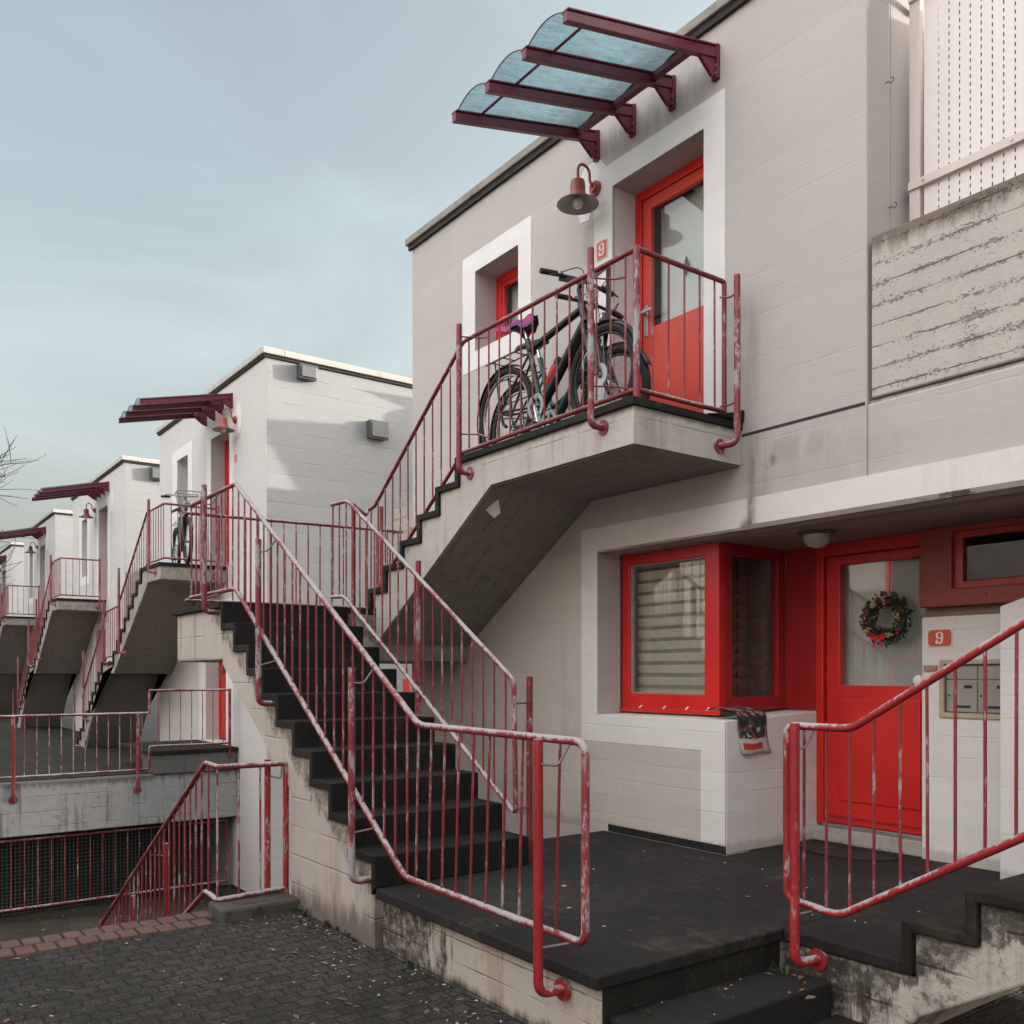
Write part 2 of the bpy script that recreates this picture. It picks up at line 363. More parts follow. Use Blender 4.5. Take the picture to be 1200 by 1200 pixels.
M['treadm'] = asphalt('mossy_tread_edge', (.022,.020,.018), moss=.35)
M['court'] = asphalt('mossy_court_ground', (.026,.023,.019), moss=.75, specks=.5)
M['soil'] = asphalt('far_ground', (.06,.055,.048), moss=.5)
M['pave'] = paver_mat('dark_pavers')
M['brick'] = simple('red_edge_brick', (.105,.052,.043), .85, 0, .5, 8, .6)
M['curb'] = concrete('dark_curb', (.065,.058,.050), boards=.5, line=0, mottled=.4, mold=.8, bump=.8, dark=(.025,.022,.018))
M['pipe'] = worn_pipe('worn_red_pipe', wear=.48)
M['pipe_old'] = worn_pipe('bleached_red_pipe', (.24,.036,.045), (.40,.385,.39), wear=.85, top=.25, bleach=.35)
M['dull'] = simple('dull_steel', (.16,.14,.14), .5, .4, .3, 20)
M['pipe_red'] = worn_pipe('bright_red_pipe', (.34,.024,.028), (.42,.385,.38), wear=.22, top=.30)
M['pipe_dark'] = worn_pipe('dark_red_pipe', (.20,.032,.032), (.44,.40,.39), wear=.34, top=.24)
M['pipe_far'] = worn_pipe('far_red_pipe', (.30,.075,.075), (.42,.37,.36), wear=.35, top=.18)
M['red'] = red_paint('red_gloss_paint')
M['red_shade'] = red_paint('shaded_red_paint', (.33,.013,.014))  # darker copy of the red, with the porch shade put into it
M['red_wood'] = red_paint('red_timber', (.24,.035,.024), .5, .2)
M['red_faded'] = red_paint('faded_red_door_paint', (.58,.05,.035), .42)
M['maroon'] = simple('canopy_maroon', (.135,.011,.030), .38, 0, .25, 6)
M['lamp_red'] = simple('lamp_terracotta_enamel', (.30,.07,.045), .4, 0, .25, 10)
M['lamp_in'] = simple('lamp_inner_enamel', (.30,.27,.25), .5)
M['bulb'] = simple('opal_bulb', (.62,.60,.57), .25, 0, .02)
M['dome'] = simple('opal_dome', (.42,.38,.35), .25, 0, .05)
M['black'] = simple('black_plastic', (.012,.012,.013), .45)
M['rubber'] = simple('tyre_rubber', (.013,.013,.013), .8)
M['frame_black'] = simple('bike_black_paint', (.018,.018,.02), .25, 0, .1)
M['frame_teal'] = simple('bike_teal_paint', (.02,.05,.06), .3, 0, .1)
M['chrome'] = simple('bike_metal', (.42,.42,.43), .3, .9)
M['white_metal'] = simple('white_coated_metal', (.66,.61,.58), .5, 0, .05, 3)
M['pink_metal'] = simple('screen_frame_paint', (.55,.49,.455), .5, 0, .08, 3)
M['steel'] = simple('brushed_steel', (.33,.32,.30), .42, .75, .15, 6)
M['mortar'] = simple('broken_mortar', (.40,.335,.25), .85, 0, .35, 18, .5)
M['mail'] = simple('mailbox_grey', (.29,.275,.25), .5, .3, .15, 5)
M['wood'] = simple('old_timber', (.30,.20,.12), .75, 0, .3, 14, .3)
M['brown'] = simple('brown_filler_board', (.19,.135,.095), .8, 0, .25, 8, .3)
M['sign_red'] = simple('enamel_orange_red', (.52,.075,.03), .3, 0, .08)
M['sign_white'] = simple('enamel_white', (.72,.68,.62), .35, 0, .05)
M['leaf'] = simple('wreath_leaf', (.022,.033,.016), .5, 0, .5, 30)
M['berry'] = simple('wreath_berry_red', (.17,.008,.012), .35, 0, .3)
M['bow'] = simple('wreath_bow', (.42,.012,.016), .5)
M['gold'] = simple('wreath_straw_flower', (.38,.29,.13), .7, 0, .3, 30)
M['twig'] = simple('bare_bark', (.045,.04,.038), .9)
M['dry'] = simple('dry_leaf', (.16,.09,.045), .8, 0, .5, 40)
M['dryw'] = simple('pale_leaf_litter', (.38,.34,.28), .8, 0, .4, 40)
M['weed'] = simple('weed_green', (.035,.055,.02), .7, 0, .4, 20)
M['blind'] = simple('blind_fabric', (.66,.60,.52), .85, 0, .06, 3)
M['blind_shadow'] = simple('blind_fabric_shadow', (.25,.22,.19), .85, 0, .06, 3)
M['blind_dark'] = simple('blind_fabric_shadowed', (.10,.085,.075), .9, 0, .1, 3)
M['curtain'] = simple('net_curtain', (.62,.60,.57), .9, 0, .06, 2)
M['frost'] = simple('frosted_film', (.52,.515,.50), .8, 0, .06, 2)
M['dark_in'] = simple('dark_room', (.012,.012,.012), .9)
M['glass'] = glass_mat('window_glass')
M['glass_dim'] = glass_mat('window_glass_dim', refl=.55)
M['glass_dark'] = glass_mat('strip_window_glass', refl=.45, tint=(.6,.6,.6))
M['glass_lens'] = simple('floodlight_lens', (.16,.165,.17), .25, 0, .1)
M['grey_box'] = simple('floodlight_housing', (.07,.08,.085), .5)
M['cloth'] = None
m_ = NT('purple_pink_cloth'); p_ = m_.obj()
m_.done(m_.mix(m_.ramp(m_.noise(p_, 9, 3), .45, .55), (.36,.03,.13), (.07,.04,.16)), .8); M['cloth'] = m_.m
m_ = NT('polycarbonate_sheet')
tr_ = m_.n('ShaderNodeBsdfTransparent'); tl_ = m_.n('ShaderNodeBsdfTranslucent'); gl_ = m_.n('ShaderNodeBsdfGlossy'); gl_.inputs['Roughness'].default_value = .15
nz_ = m_.noise(m_.scale(m_.pos(), (9,1.6,3)), 3.5, 9, .78); dirt_ = m_.ramp(nz_, .35, .72)
y_ = m_.sep(m_.pos())[1]
dirt_ = m_.math('ADD', dirt_, m_.ramp(m_.math('ADD', y_, m_.math('MULTIPLY', nz_, .5)), 4.3, 4.75, 0, .25), clamp=True)
m_.put(tr_.inputs['Color'], m_.mix(dirt_, (.64,.775,.81), (.40,.48,.50)))
m_.put(tl_.inputs['Color'], m_.mix(dirt_, (.56,.67,.70), (.42,.46,.46)))
x1_ = m_.n('ShaderNodeMixShader'); m_.put(x1_.inputs[0], m_.ramp(dirt_, 0, 1, .18, .55)); m_.t.links.new(tr_.outputs[0], x1_.inputs[1]); m_.t.links.new(tl_.outputs[0], x1_.inputs[2])
x2_ = m_.n('ShaderNodeMixShader'); x2_.inputs[0].default_value = .06; m_.t.links.new(x1_.outputs[0], x2_.inputs[1]); m_.t.links.new(gl_.outputs[0], x2_.inputs[2])
m_.t.links.new(x2_.outputs[0], m_.out.inputs['Surface']); M['poly'] = m_.m
# newspaper print
m_ = NT('newspaper_print'); uv_ = m_.n('ShaderNodeUVMap').outputs[0]; u_, v_, _ = m_.sep(uv_)
vo_ = m_.n('ShaderNodeTexVoronoi', distance='CHEBYCHEV'); m_.put(vo_.inputs['Vector'], m_.scale(uv_, (9,17,1))); vo_.inputs['Scale'].default_value = 1
cr_ = m_.n('ShaderNodeValToRGB'); e_ = cr_.color_ramp.elements
e_[0].position = 0; e_[0].color = (.02,.02,.025,1); e_[1].position = .5; e_[1].color = (.05,.045,.05,1)
for ps, cl in ((.62,(.30,.17,.13,1)), (.76,(.06,.055,.06,1)), (.88,(.42,.39,.36,1)), (.95,(.22,.03,.03,1))):
    q = e_.new(ps); q.color = cl
cr_.color_ramp.interpolation = 'CONSTANT'
m_.put(cr_.inputs[0], m_.sep(vo_.outputs['Color'])[0])
cN = m_.mix(m_.ramp(v_, .80, .805), cr_.outputs[0], (.45,.41,.37))
bandf = m_.math('MULTIPLY', m_.math('MULTIPLY', m_.ramp(v_, .86,.865), m_.ramp(v_, .95,.945)), m_.math('MULTIPLY', m_.ramp(u_, .08,.09), m_.ramp(u_, .75,.74)))
cN = m_.mix(bandf, cN, (.38,.03,.03))
m_.done(cN, .8); M['news'] = m_.m

# ------------------------------------------------------------------ railing tools
def interp(path, s):
    acc = 0.0
    for a, b in zip(path[:-1], path[1:]):
        L = math.hypot(b[0]-a[0], b[1]-a[1])
        if s <= acc + L + 1e-6 and L > 1e-9:
            t = max(0, (s-acc)/L); return (a[0]+(b[0]-a[0])*t, a[1]+(b[1]-a[1])*t, a[2]+(b[2]-a[2])*t)
        acc += L
    return path[-1]
def plen(path): return sum(math.hypot(b[0]-a[0], b[1]-a[1]) for a, b in zip(path[:-1], path[1:]))
def balusters(root, top, bot, mat, s0, s1, step, r=.0068):
    n = max(1, int(round((s1-s0)/step)))
    for i in range(n+1):
        s = s0 + (s1-s0)*i/n
        a = interp(top, s); b = interp(bot, s)
        j = random.uniform(-.003, .003)
        MB().tube([(b[0]+j, b[1], b[2]), (a[0], a[1], a[2])], r, 7).build('baluster', mat, root, True)
def rail(root, name, path, mat, r=.017, fil=.03):
    return MB().tube(path, r, 12, fil).build(name, mat, root, True)
def post(root, x, y, z0, z1, mat, into=None, r=.022, flange=True):
    """upright tube; into=(dx,dy): bends into a wall face with a round flange"""
    if into:
        dx, dy = into
        pts = [(x,y,z1), (x,y,z0), (x+dx,y+dy,z0)]
        o = MB().tube(pts, r, 14, .055).build('post', mat, root, True)
        if flange:
            ux, uy = (math.copysign(1,dx), 0) if abs(dx) > abs(dy) else (0, math.copysign(1,dy))
            MB().cyl((x+dx-ux*.012, y+dy-uy*.012, z0), (x+dx+ux*.004, y+dy+uy*.004, z0), r*2.25, 20).build('flange', mat, o, True)
    else:
        o = MB().tube([(x,y,z0), (x,y,z1)], r, 14).build('post', mat, root, True)
    return o
def bracket(root, pts, mat, r=.006):
    return MB().tube(pts, r, 7, .02).build('bracket', mat, root, True)

YF = 4.75            # plane of the house fronts
# ------------------------------------------------------------------ HOUSE beside us
h1 = thing('apartment_house', 'nearest grey concrete house with bicycles on its upper landing and wreathed red door below', 'house', (-5.6, YF, 0), 'row of concrete houses')
win = (-7.02, -6.35, 4.20, 4.94); dor = (-5.15, -4.235, 2.85, 4.93)
MB().grid_wall([-8.18, -3.01], [-2.0, 2.76, 5.62], YF, 5.0, [win, dor, (-5.324, -3.0, .89, 2.16), (-4.05, -3.0, -3, .9)]).build('front_wall', M['wall'], h1, bevel=.014)
MB().grid_wall([-3.01+.002, 1.6], [-.5, 2.755], YF, 5.0, [(-3.1, -.9, -3, 2.16)]).build('front_wall', M['wall'], h1, bevel=.012)
MB().box(-8.18, -7.93, 5.0, 9.0, -2.0, 5.62).box(-3.262, -3.01, 5.0, 9.0, 2.76, 5.62).box(-7.93, -3.262, 8.75, 9.0, -2, 5.62).build('side_wall', M['wall'], h1)
MB().box(-7.93, -3.262, 5.0, 8.75, 5.40, 5.6).build('roof', M['coping'], h1)
MB().box(-8.235, -2.97, YF-.055, YF+.25, 5.62, 5.69).box(-8.235, -7.9, YF+.25, 9.05, 5.62, 5.69).box(-3.25, -2.97, YF+.25, 9.05, 5.62, 5.69).build('roof_coping', M['coping'], h1, bevel=.008)
MB().box(-8.21, -2.99, YF-.03, YF-.001, 5.57, 5.618).build('drip_edge', M['gap'], h1)
# storey joint and corner joint
MB().box(-3.91, -3.02, YF-.0035, YF+.01, 2.755, 2.772).build('wall_joint', M['gap'], h1)
# painted frames, 4 mm proud
def frame_band(root, x0, x1, z0, z1, o, mat, y=YF, t=.004, bottom=True, name='painted_band'):
    b = MB()
    b.box(x0, o[0], y-t, y+.001, z0, z1).box(o[1], x1, y-t, y+.001, z0, z1).box(o[0], o[1], y-t, y+.001, o[3], z1)
    if bottom: b.box(o[0], o[1], y-t, y+.001, z0, o[2])
    return b.build(name, mat, root)
frame_band(h1, -7.227, -6.167, 4.03, 5.12, win, M['white'])
frame_band(h1, -5.36, -4.05, 2.85, 5.11, dor, M['white'], bottom=False)
MB().prism([(-5.36,5.11),(-5.36,4.90),(-5.42,4.78),(-5.52,4.79),(-5.56,4.90),(-5.56,5.12),(-5.47,5.21),(-5.30,5.21),(-5.22,5.112)], 'y', YF-.0045, YF+.001).build('painted_patch', M['white'], h1)
MB().box(-5.51, 1.6, YF-.005, YF+.001, 2.162, 2.345).build('painted_lintel', M['lintel'], h1)
MB().box(-5.324, -.9, YF-.001, YF+.03, 2.146, 2.161).build('lintel_edge', M['raw'], h1, bevel=.004)
MB().box(-3.9, -.9, YF-.0062, YF+.02, 2.142, 2.176).build('lintel_edge', M['mold'], h1, bevel=.004)
MB().box(-5.51, -5.324, YF-.004, YF+.001, .683, 2.162).box(-5.324, -4.05, YF-.004, YF+.001, .683, .89).box(-4.262, -4.05, YF-.004, YF+.001, .06, .683).build('painted_band', M['white_low'], h1, bevel=.001)
MB().box(-8.18, -5.51, YF-.002, YF+.001, .0, 2.16).box(-5.51, -4.262, YF-.002, YF+.001, .06, .683).build('lower_wall_paint', M['wall_low'], h1)
# reveals paint
MB().box(-5.155, -5.149, YF+.02, 4.99, 2.86, 4.925).build('painted_reveal', M['white'], h1)
# plinth groove at terrace
MB().box(-5.20, -4.05, YF-.001, YF+.02, .0, .055).build('plinth', M['treadm'], h1)
# ledge block under the bay window
MB().prism([(4.757,.004),(5.77,.004),(5.77,.935),(5.0,.897),(4.757,.893)], 'x', -5.32, -4.046).build('ledge_block', M['white_low'], h1, bevel=.006)
MB().box(-5.5, -.9, 4.998, 6.1, 2.145, 2.35).build('entrance_ceiling', M['ceil'], h1)
# upper window
def casement(root, x0, x1, z0, z1, y, mats, fw=.075, pane='glass', back='curtain', name='window', dep=.06):
    f = MB().grid_wall([x0, x1], [z0, z1], y, y+dep, [(x0+fw, x1-fw, z0+fw, z1-fw)]).build(name, mats, root, bevel=.006)
    MB().grid_wall([x0+fw-.005, x1-fw+.005], [z0+fw-.005, z1-fw+.005], y+.012, y+.05, [(x0+fw+.04, x1-fw-.04, z0+fw+.04, z1-fw-.04)]).build('sash', mats, f, bevel=.004)
    MB().box(x0+fw+.03, x1-fw-.03, y+.028, y+.034, z0+fw+.03, z1-fw-.03).build('pane', M[pane], f)
    if back: MB().box(x0+fw, x1-fw, y+.13, y+.14, z0+fw, z1-fw).build('curtain', M[back], f)
    return f
casement(h1, -7.02, -6.35, 4.20, 4.94, 4.985, M['red'])
# upper door
def panel_door(root, x0, x1, z0, z1, y, mat, glass_z, fw=.07, pane='glass', back='curtain', hinge_left=True, lower_mat=None, name='door'):
    f = MB().grid_wall([x0, x1], [z0, z1], y, y+.07, [(x0+fw, x1-fw, z0+.02, z1-fw)]).build(name, mat, root, bevel=.006)
    a, b = x0+fw+.004, x1-fw-.004
    MB().grid_wall([a, b], [z0+.025, z1-fw-.004], y+.012, y+.055, [(a+.085, b-.085, glass_z, z1-fw-.09)]).build('leaf', lower_mat or mat, f, bevel=.006)
    MB().box(a+.09, b-.09, y-.0, y+.011, z0+.14, glass_z-.11).build('panel', lower_mat or mat, f, bevel=.008)
    MB().box(a+.08, b-.08, y+.03, y+.036, glass_z-.01, z1-fw-.08).build('pane', M[pane], f)
    if back: MB().box(a+.06, b-.06, y+.15, y+.16, glass_z-.06, z1-fw-.05).build('curtain', M[back], f)
    hx = a+.04 if hinge_left else b-.04
    hd = MB().box(hx-.02, hx+.02, y+.004, y+.012, z0+.93, z0+1.17)
    hd.cyl((hx, y+.008, z0+1.10), (hx, y-.045, z0+1.10), .011, 10).box(hx-.014, hx+.11, y-.056, y-.040, z0+1.088, z0+1.112)
    hd.build('handle', M['steel'], f, bevel=.003)
    return f
ud = panel_door(h1, -5.15, -4.235, 2.87, 4.93, 4.985, M['red'], 3.86, lower_mat=M['red_faded'])
ud['label'] = 'sun faded orange red upper door with large glass pane'
MB().box(-4.40, -4.36, 4.965, 4.99, 4.52, 4.62).build('door_sensor', M['sign_white'], ud, bevel=.004)
MB().prism([(-4.63,4.28),(-4.60,4.20),(-4.63,4.12),(-4.66,4.20)], 'y', 5.000, 5.004).build('hanging_charm', M['frame_teal'], ud)
# bay window: front and side
f = MB().grid_wall([-5.322, -4.33], [.935, 2.144], 5.01, 5.075, [(-5.235, -4.465, 1.055, 2.055)]).build('bay_window', M['red'], h1, bevel=.006)
MB().grid_wall([-5.24, -4.46], [1.05, 2.06], 5.026, 5.06, [(-5.222, -4.475, 1.066, 2.044)]).build('glazing_bead', M['mail'], f, bevel=.002)
MB().box(-5.215, -4.485, 5.038, 5.044, 1.075, 2.035).build('pane', M['glass'], f)
sl = MB(); sl2 = MB(); z = 1.03
while z < 2.06:
    sl.add([(-5.28,5.155,z),(-4.44,5.155,z),(-4.44,5.13,z+.062),(-5.28,5.13,z+.062)], [(0,1,2,3)])
    sl2.add([(-5.28,5.13,z+.062),(-4.44,5.13,z+.062),(-4.44,5.158,z+.092),(-5.28,5.158,z+.092)], [(0,1,2,3)])
    z += .092
sl2.build('blind_shadow_band', M['blind_shadow'], f)  # darker bands paint the shadow line of each blind slat
sl.build('blind', M['blind'], f)
MB().box(-5.34, -4.30, 4.985, 5.012, .912, .945).build('sill_flashing', M['red'], f, bevel=.004)
for xx in (-5.1, -4.85, -4.62, -4.42): MB().cyl((xx,4.984,.945),(xx,5.011,.962),.007,8).build('screw', M['sign_white'], f)
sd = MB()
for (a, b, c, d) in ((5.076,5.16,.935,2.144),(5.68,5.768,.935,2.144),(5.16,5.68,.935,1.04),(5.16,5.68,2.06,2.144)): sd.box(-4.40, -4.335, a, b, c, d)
g = sd.build('bay_window', M['red_shade'], h1, bevel=.005); g['label'] = 'shaded side pane of the bay window'
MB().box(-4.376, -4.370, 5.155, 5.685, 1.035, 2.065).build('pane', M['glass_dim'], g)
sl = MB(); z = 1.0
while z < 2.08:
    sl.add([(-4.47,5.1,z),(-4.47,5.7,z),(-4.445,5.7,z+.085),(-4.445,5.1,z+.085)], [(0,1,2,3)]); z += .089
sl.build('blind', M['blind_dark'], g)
MB().box(-4.337, -4.31, 5.0, 5.768, .945, .968).build('sill_flashing', M['red_shade'], g, bevel=.003)
# entrance door wall
MB().box(-4.332, -4.055, 5.77, 5.83, .935, 2.144).build('side_panel', M['red_shade'], h1, bevel=.003)
MB().box(-4.054, -3.99, 5.745, 5.84, .12, 2.144).box(-3.99, -3.205, 5.745, 5.84, 2.055, 2.144).build('door_frame', M['red'], h1, bevel=.006)
ld = MB().grid_wall([-3.985, -3.19], [.135, 2.05], 5.775, 5.83, [(-3.872, -3.225, 1.125, 1.985)]).build('entrance_door', M['red'], h1, bevel=.006)
MB().box(-3.865, -3.26, 5.762, 5.776, .30, 1.03).build('panel', M['red'], ld, bevel=.008)
MB().box(-3.985, -3.19, 5.764, 5.776, .18, .19).build('panel', M['red_shade'], ld)
MB().box(-3.88, -3.215, 5.80, 5.806, 1.115, 1.995).build('pane', M['glass'], ld)
MB().box(-3.95, -3.19, 5.90, 5.91, 1.0, 2.05).build('frosted_backing', M['frost'], ld)
MB().cyl((-3.245,5.775,1.165), (-3.245,5.735,1.165), .012, 10).lathe([(0,-.045),(.028,-.04),(.036,-.02),(.028,0),(.0,.003)], (-3.245,5.735,1.165), 'y', 16).build('door_knob', M['sign_white'], ld, True)
MB().box(-4.06, -3.2, 5.71, 5.80, .0, .105).build('threshold', M['raw'], h1, bevel=.006)
MB().box(-3.99, -3.2, 5.735, 5.80, .106, .132).build('threshold_strip', M['steel'], h1, bevel=.003)
# mailbox pier, brown filler, strip window, white flank wall
MB().grid_wall([-3.21, -2.55], [-.02, 1.575], 5.69, 5.95, [(-3.075, -2.62, .94, 1.285)]).build('mailbox_pier', M['white_low'], h1, bevel=.008)
MB().box(-3.20, -2.4, 5.715, 5.93, 1.577, 1.632).build('filler_board', M['brown'], h1)
rw = MB().grid_wall([-3.20, -.95], [1.634, 2.142], 5.64, 5.74, [(-2.985, -1.2, 1.745, 2.10)]).build('strip_window', M['red_wood'], h1, bevel=.008)
MB().grid_wall([-2.995, -1.19], [1.735, 2.11], 5.67, 5.72, [(-2.93, -1.25, 1.79, 2.06)]).build('sash', M['red_shade'], rw, bevel=.005)
MB().box(-2.94, -1.24, 5.70, 5.706, 1.78, 2.07).build('pane', M['glass_dark'], rw)
MB().cyl((-2.78,5.642,1.70),(-2.78,5.632,1.70),.016,12).build('drain_cap', M['red_shade'], rw)
MB().prism([(-2.60,-.02),(-.9,-.02),(-.9,1.75),(-2.42,1.66),(-2.60,1.60)], 'y', 5.45, 5.68).build('flank_wall', M['white_low'], h1, bevel=.012)
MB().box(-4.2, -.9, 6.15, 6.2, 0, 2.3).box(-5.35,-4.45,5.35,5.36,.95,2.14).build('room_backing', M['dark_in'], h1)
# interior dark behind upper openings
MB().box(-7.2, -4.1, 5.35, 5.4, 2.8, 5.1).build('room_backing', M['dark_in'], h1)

for (yy, zz) in ((4.937,4.67),(4.97,3.95)):
    MB().tube([(-3.01,yy,zz),(-2.985,yy,zz)] + [(-2.97+.015*math.cos(a),yy,zz+.015*math.sin(a)) for a in [math.pi+k*.7 for k in range(8)]], .003, 6).build('eye_hook', M['grey_box'], h1, True)
# balcony parapet and screen at the right
par = tag(MB().box(-2.985, 1.6, YF+.004, YF+.20, 2.785, 3.71).build('balcony_parapet', M['parapet'], None, bevel=.01, loc=(-1.5,YF,2.78)), 'mould stained board marked concrete parapet below the white slatted screen', 'parapet')
tag(MB().box(-3.005, 1.6, YF+.03, 9.0, 2.60, 2.778).build('balcony_slab', M['landing'], None, loc=(-1,6,2.6)), 'concrete balcony slab behind the mould stained parapet', 'balcony')
scr = thing('slatted_screen', 'white perforated metal privacy screen above the concrete parapet', 'screen', (-1.2, 5.12, 2.8))
MB().box(-2.955, -2.89, 5.10, 5.14, 2.78, 6.1).build('frame', M['pink_metal'], scr, bevel=.004)
px0 = -2.872
sp = MB().box(px0, px0+.085, 5.118, 5.122, 2.8, 6.1)
x = px0+.092
while x < 1.4:
    sp.box(x, x+.054, 5.118, 5.122, 2.8, 6.1)
    z = 2.82
    while z < 6.05:
        sp.box(x-.0075, x+.0005, 5.1185, 5.1215, z, z+.022); z += .044
    x += .061
sp.build('slat_panel', M['white_metal'], scr)
for zz in (4.06, 5.17):
    b = MB().box(-2.955, 1.5, 5.085, 5.099, zz, zz+.05).build('cross_bar', M['pink_metal'], scr, bevel=.003)
    bo = MB()
    for i in range(9): bo.cyl((-2.86+i*.5, 5.085, zz+.025), (-2.86+i*.5, 5.079, zz+.025), .008, 8)
    bo.build('bolt', M['steel'], b)
    MB().tube([(-3.0,5.22,zz+.02),(-2.95,5.16,zz+.05),(-2.93,5.12,zz+.03)], .022, 10).build('clamp', M['black'], scr, True)
MB().box(-2.80, 1.5, 5.20, 5.21, 2.79, 6.1).build('backing', M['grey_box'], scr)
MB().box(-3.009, 1.6, 6.6, 6.8, 2.78, 5.4).build('balcony_sun_block', M['wall'], h1)  # unseen wall added behind the screen to keep sun off the return wall

# ------------------------------------------------------------------ TERRACE AND STAIRS
struct(MB().box(-4.585, -2.745, 2.47, 3.5, -2.0, -.062).box(-5.25, -2.745, 3.5, YF-.002, -2.0, -.062).build('terrace', M['terrace_side'], None, bevel=.012))
struct(MB().box(-4.585, -2.72, 2.425, 3.5, -.06, 0).box(-5.25, -2.72, 3.5, YF-.001, -.06, 0).box(-2.72, -2.118, 3.6, YF-.001, -.06, 0).box(-4.045, -.9, YF-.001, 6.1, -.06, -.0).box(-2.118,-.9,YF-.3,YF-.001,-.062,-.001).build('terrace_floor', M['asph'], None, bevel=.010))
# flight one: nosing k at X=-4.59-.283(k-1), z=.178k
rise, run = .178, .283
def stepped(xs, zs): return [p for x, z0, z1 in zip(xs, zs[:-1], zs[1:]) for p in ((x, z0), (x, z1))]
st = thing('staircase', 'weathered concrete dogleg staircase with black treads from terrace up to the bicycle landing', 'staircase', (-6.2, 3.4, 0), 'outdoor concrete staircases')
xs = [-4.59-run*k for k in range(10)]; zs = [rise*k for k in range(11)]
outer = stepped(xs, zs)
c = .05
inner = [(x-c, z-(c if i % 2 or True else 0)) for i, (x, z) in enumerate(outer)]
inner = [(x-c, z-c) for x, z in outer]
cl = outer + [(xs[-1]-c-.001, zs[-1]), (xs[-1]-c-.001, zs[-1]-c)] + list(reversed(inner[:-1]))
MB().prism(cl, 'y', 2.425, 3.515).build('tread_covering', M['tread'], st, bevel=.006)
core = [(xs[0]-c, -.05)] + inner[1:-1] + [(xs[-1]-c, zs[-1]-c), (-7.188, 1.28), (-5.82, .41), (-5.82, -2.0), (xs[0]-c+.04, -2.0)]
MB().prism(core, 'y', 2.447, 3.50).build('lower_flight', M['stringer'], st, bevel=.008)
MB().box(-8.40, -7.189, 2.447, YF-.002, 1.32, 1.728).build('middle_landing', M['stringer'], st, bevel=.01)
MB().box(-8.43, -7.189, 2.41, YF-.002, 1.73, 1.78).build('landing_covering', M['treadm'], st, bevel=.008)
# flight two and upper landing
xs2 = [-7.25+run*k for k in range(6)]; zs2 = [1.78+rise*k for k in range(7)]
outer2 = stepped(xs2, zs2); inner2 = [(x+c, z-c) for x, z in outer2]
ZU = zs2[-1]
cl2 = outer2 + [(-3.90, ZU), (-3.90, ZU-c)] + list(reversed(inner2[1:])) + [(xs2[0]+c, 1.782)]
MB().prism(cl2, 'y', 3.755, YF-.001).build('tread_covering', M['treadm'], st, bevel=.006)
core2 = [(-7.19+c, 1.782)] + inner2[1:] + [(-3.915, ZU-c), (-3.915, 2.57), (-5.387, 2.57), (-7.135, 1.472), (-7.135, 1.782)]
MB().prism(core2, 'y', 3.78, YF-.002).build('upper_flight', M['landing'], st, bevel=.008)
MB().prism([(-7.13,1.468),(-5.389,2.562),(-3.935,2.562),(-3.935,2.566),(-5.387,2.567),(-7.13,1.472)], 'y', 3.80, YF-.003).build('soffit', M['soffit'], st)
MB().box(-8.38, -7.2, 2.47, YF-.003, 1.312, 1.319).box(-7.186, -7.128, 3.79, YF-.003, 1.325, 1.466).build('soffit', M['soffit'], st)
MB().prism([(4.40,2.849),(YF-.001,2.849),(YF-.001,2.93),(4.66,2.90)], 'x', -3.925, -3.885).build('upstand', M['treadm'], st, bevel=.01)

pf = MB()
pf.add([(-5.60,3.88,2.435),(-5.49,3.92,2.50),(-5.53,3.97,2.41),(-5.585,3.95,2.375)], [(0,1,2),(0,2,3)])
q = pf.build('peeling_paint', M['white'], st); md = q.modifiers.new('thick','SOLIDIFY'); md.thickness = .003
# front steps down, right steps up
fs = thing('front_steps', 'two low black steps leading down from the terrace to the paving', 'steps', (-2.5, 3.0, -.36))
MB().box(-2.7445, -2.735, 2.475, 3.598, -.5, -.062).build('riser', M['treadm'], fs)  # thin black sheet; its colour holds shade under the slab along with dirt
MB().box(-2.734, -2.45, 2.50, 3.598, -.60, -.178).build('step', M['asph'], fs, bevel=.012)
MB().box(-2.449, -2.15, 2.60, 3.7, -.60, -.325).build('step', M['treadm'], fs, bevel=.015)
rsx = [-2.117+.27*k for k in range(10)]; rsz = [rise*k for k in range(11)]
o3 = stepped(rsx, rsz); i3 = [(x+c, z-c) for x, z in o3]
rs = thing('side_steps', 'mould stained concrete steps climbing right past the mailbox wall', 'steps', (-1.5, 4.2, 0))
MB().prism(o3 + [(1.2, rsz[-1]), (1.2, rsz[-1]-c)] + list(reversed(i3[1:])) + [(rsx[0]+c, -.05), (rsx[0], -.05)], 'y', 3.585, 5.44).build('tread_covering', M['treadm'], rs, bevel=.01)
MB().prism([(-2.715,-.062),(rsx[0]+c,-.062)] + i3[1:] + [(1.2, rsz[-1]-c), (1.2, 1.2), (-1.62, .03), (-2.05, -.225), (-2.15, -.36),(-2.715,-.36)], 'y', 3.61, 4.7).build('flight', M['right_side'], rs, bevel=.012)

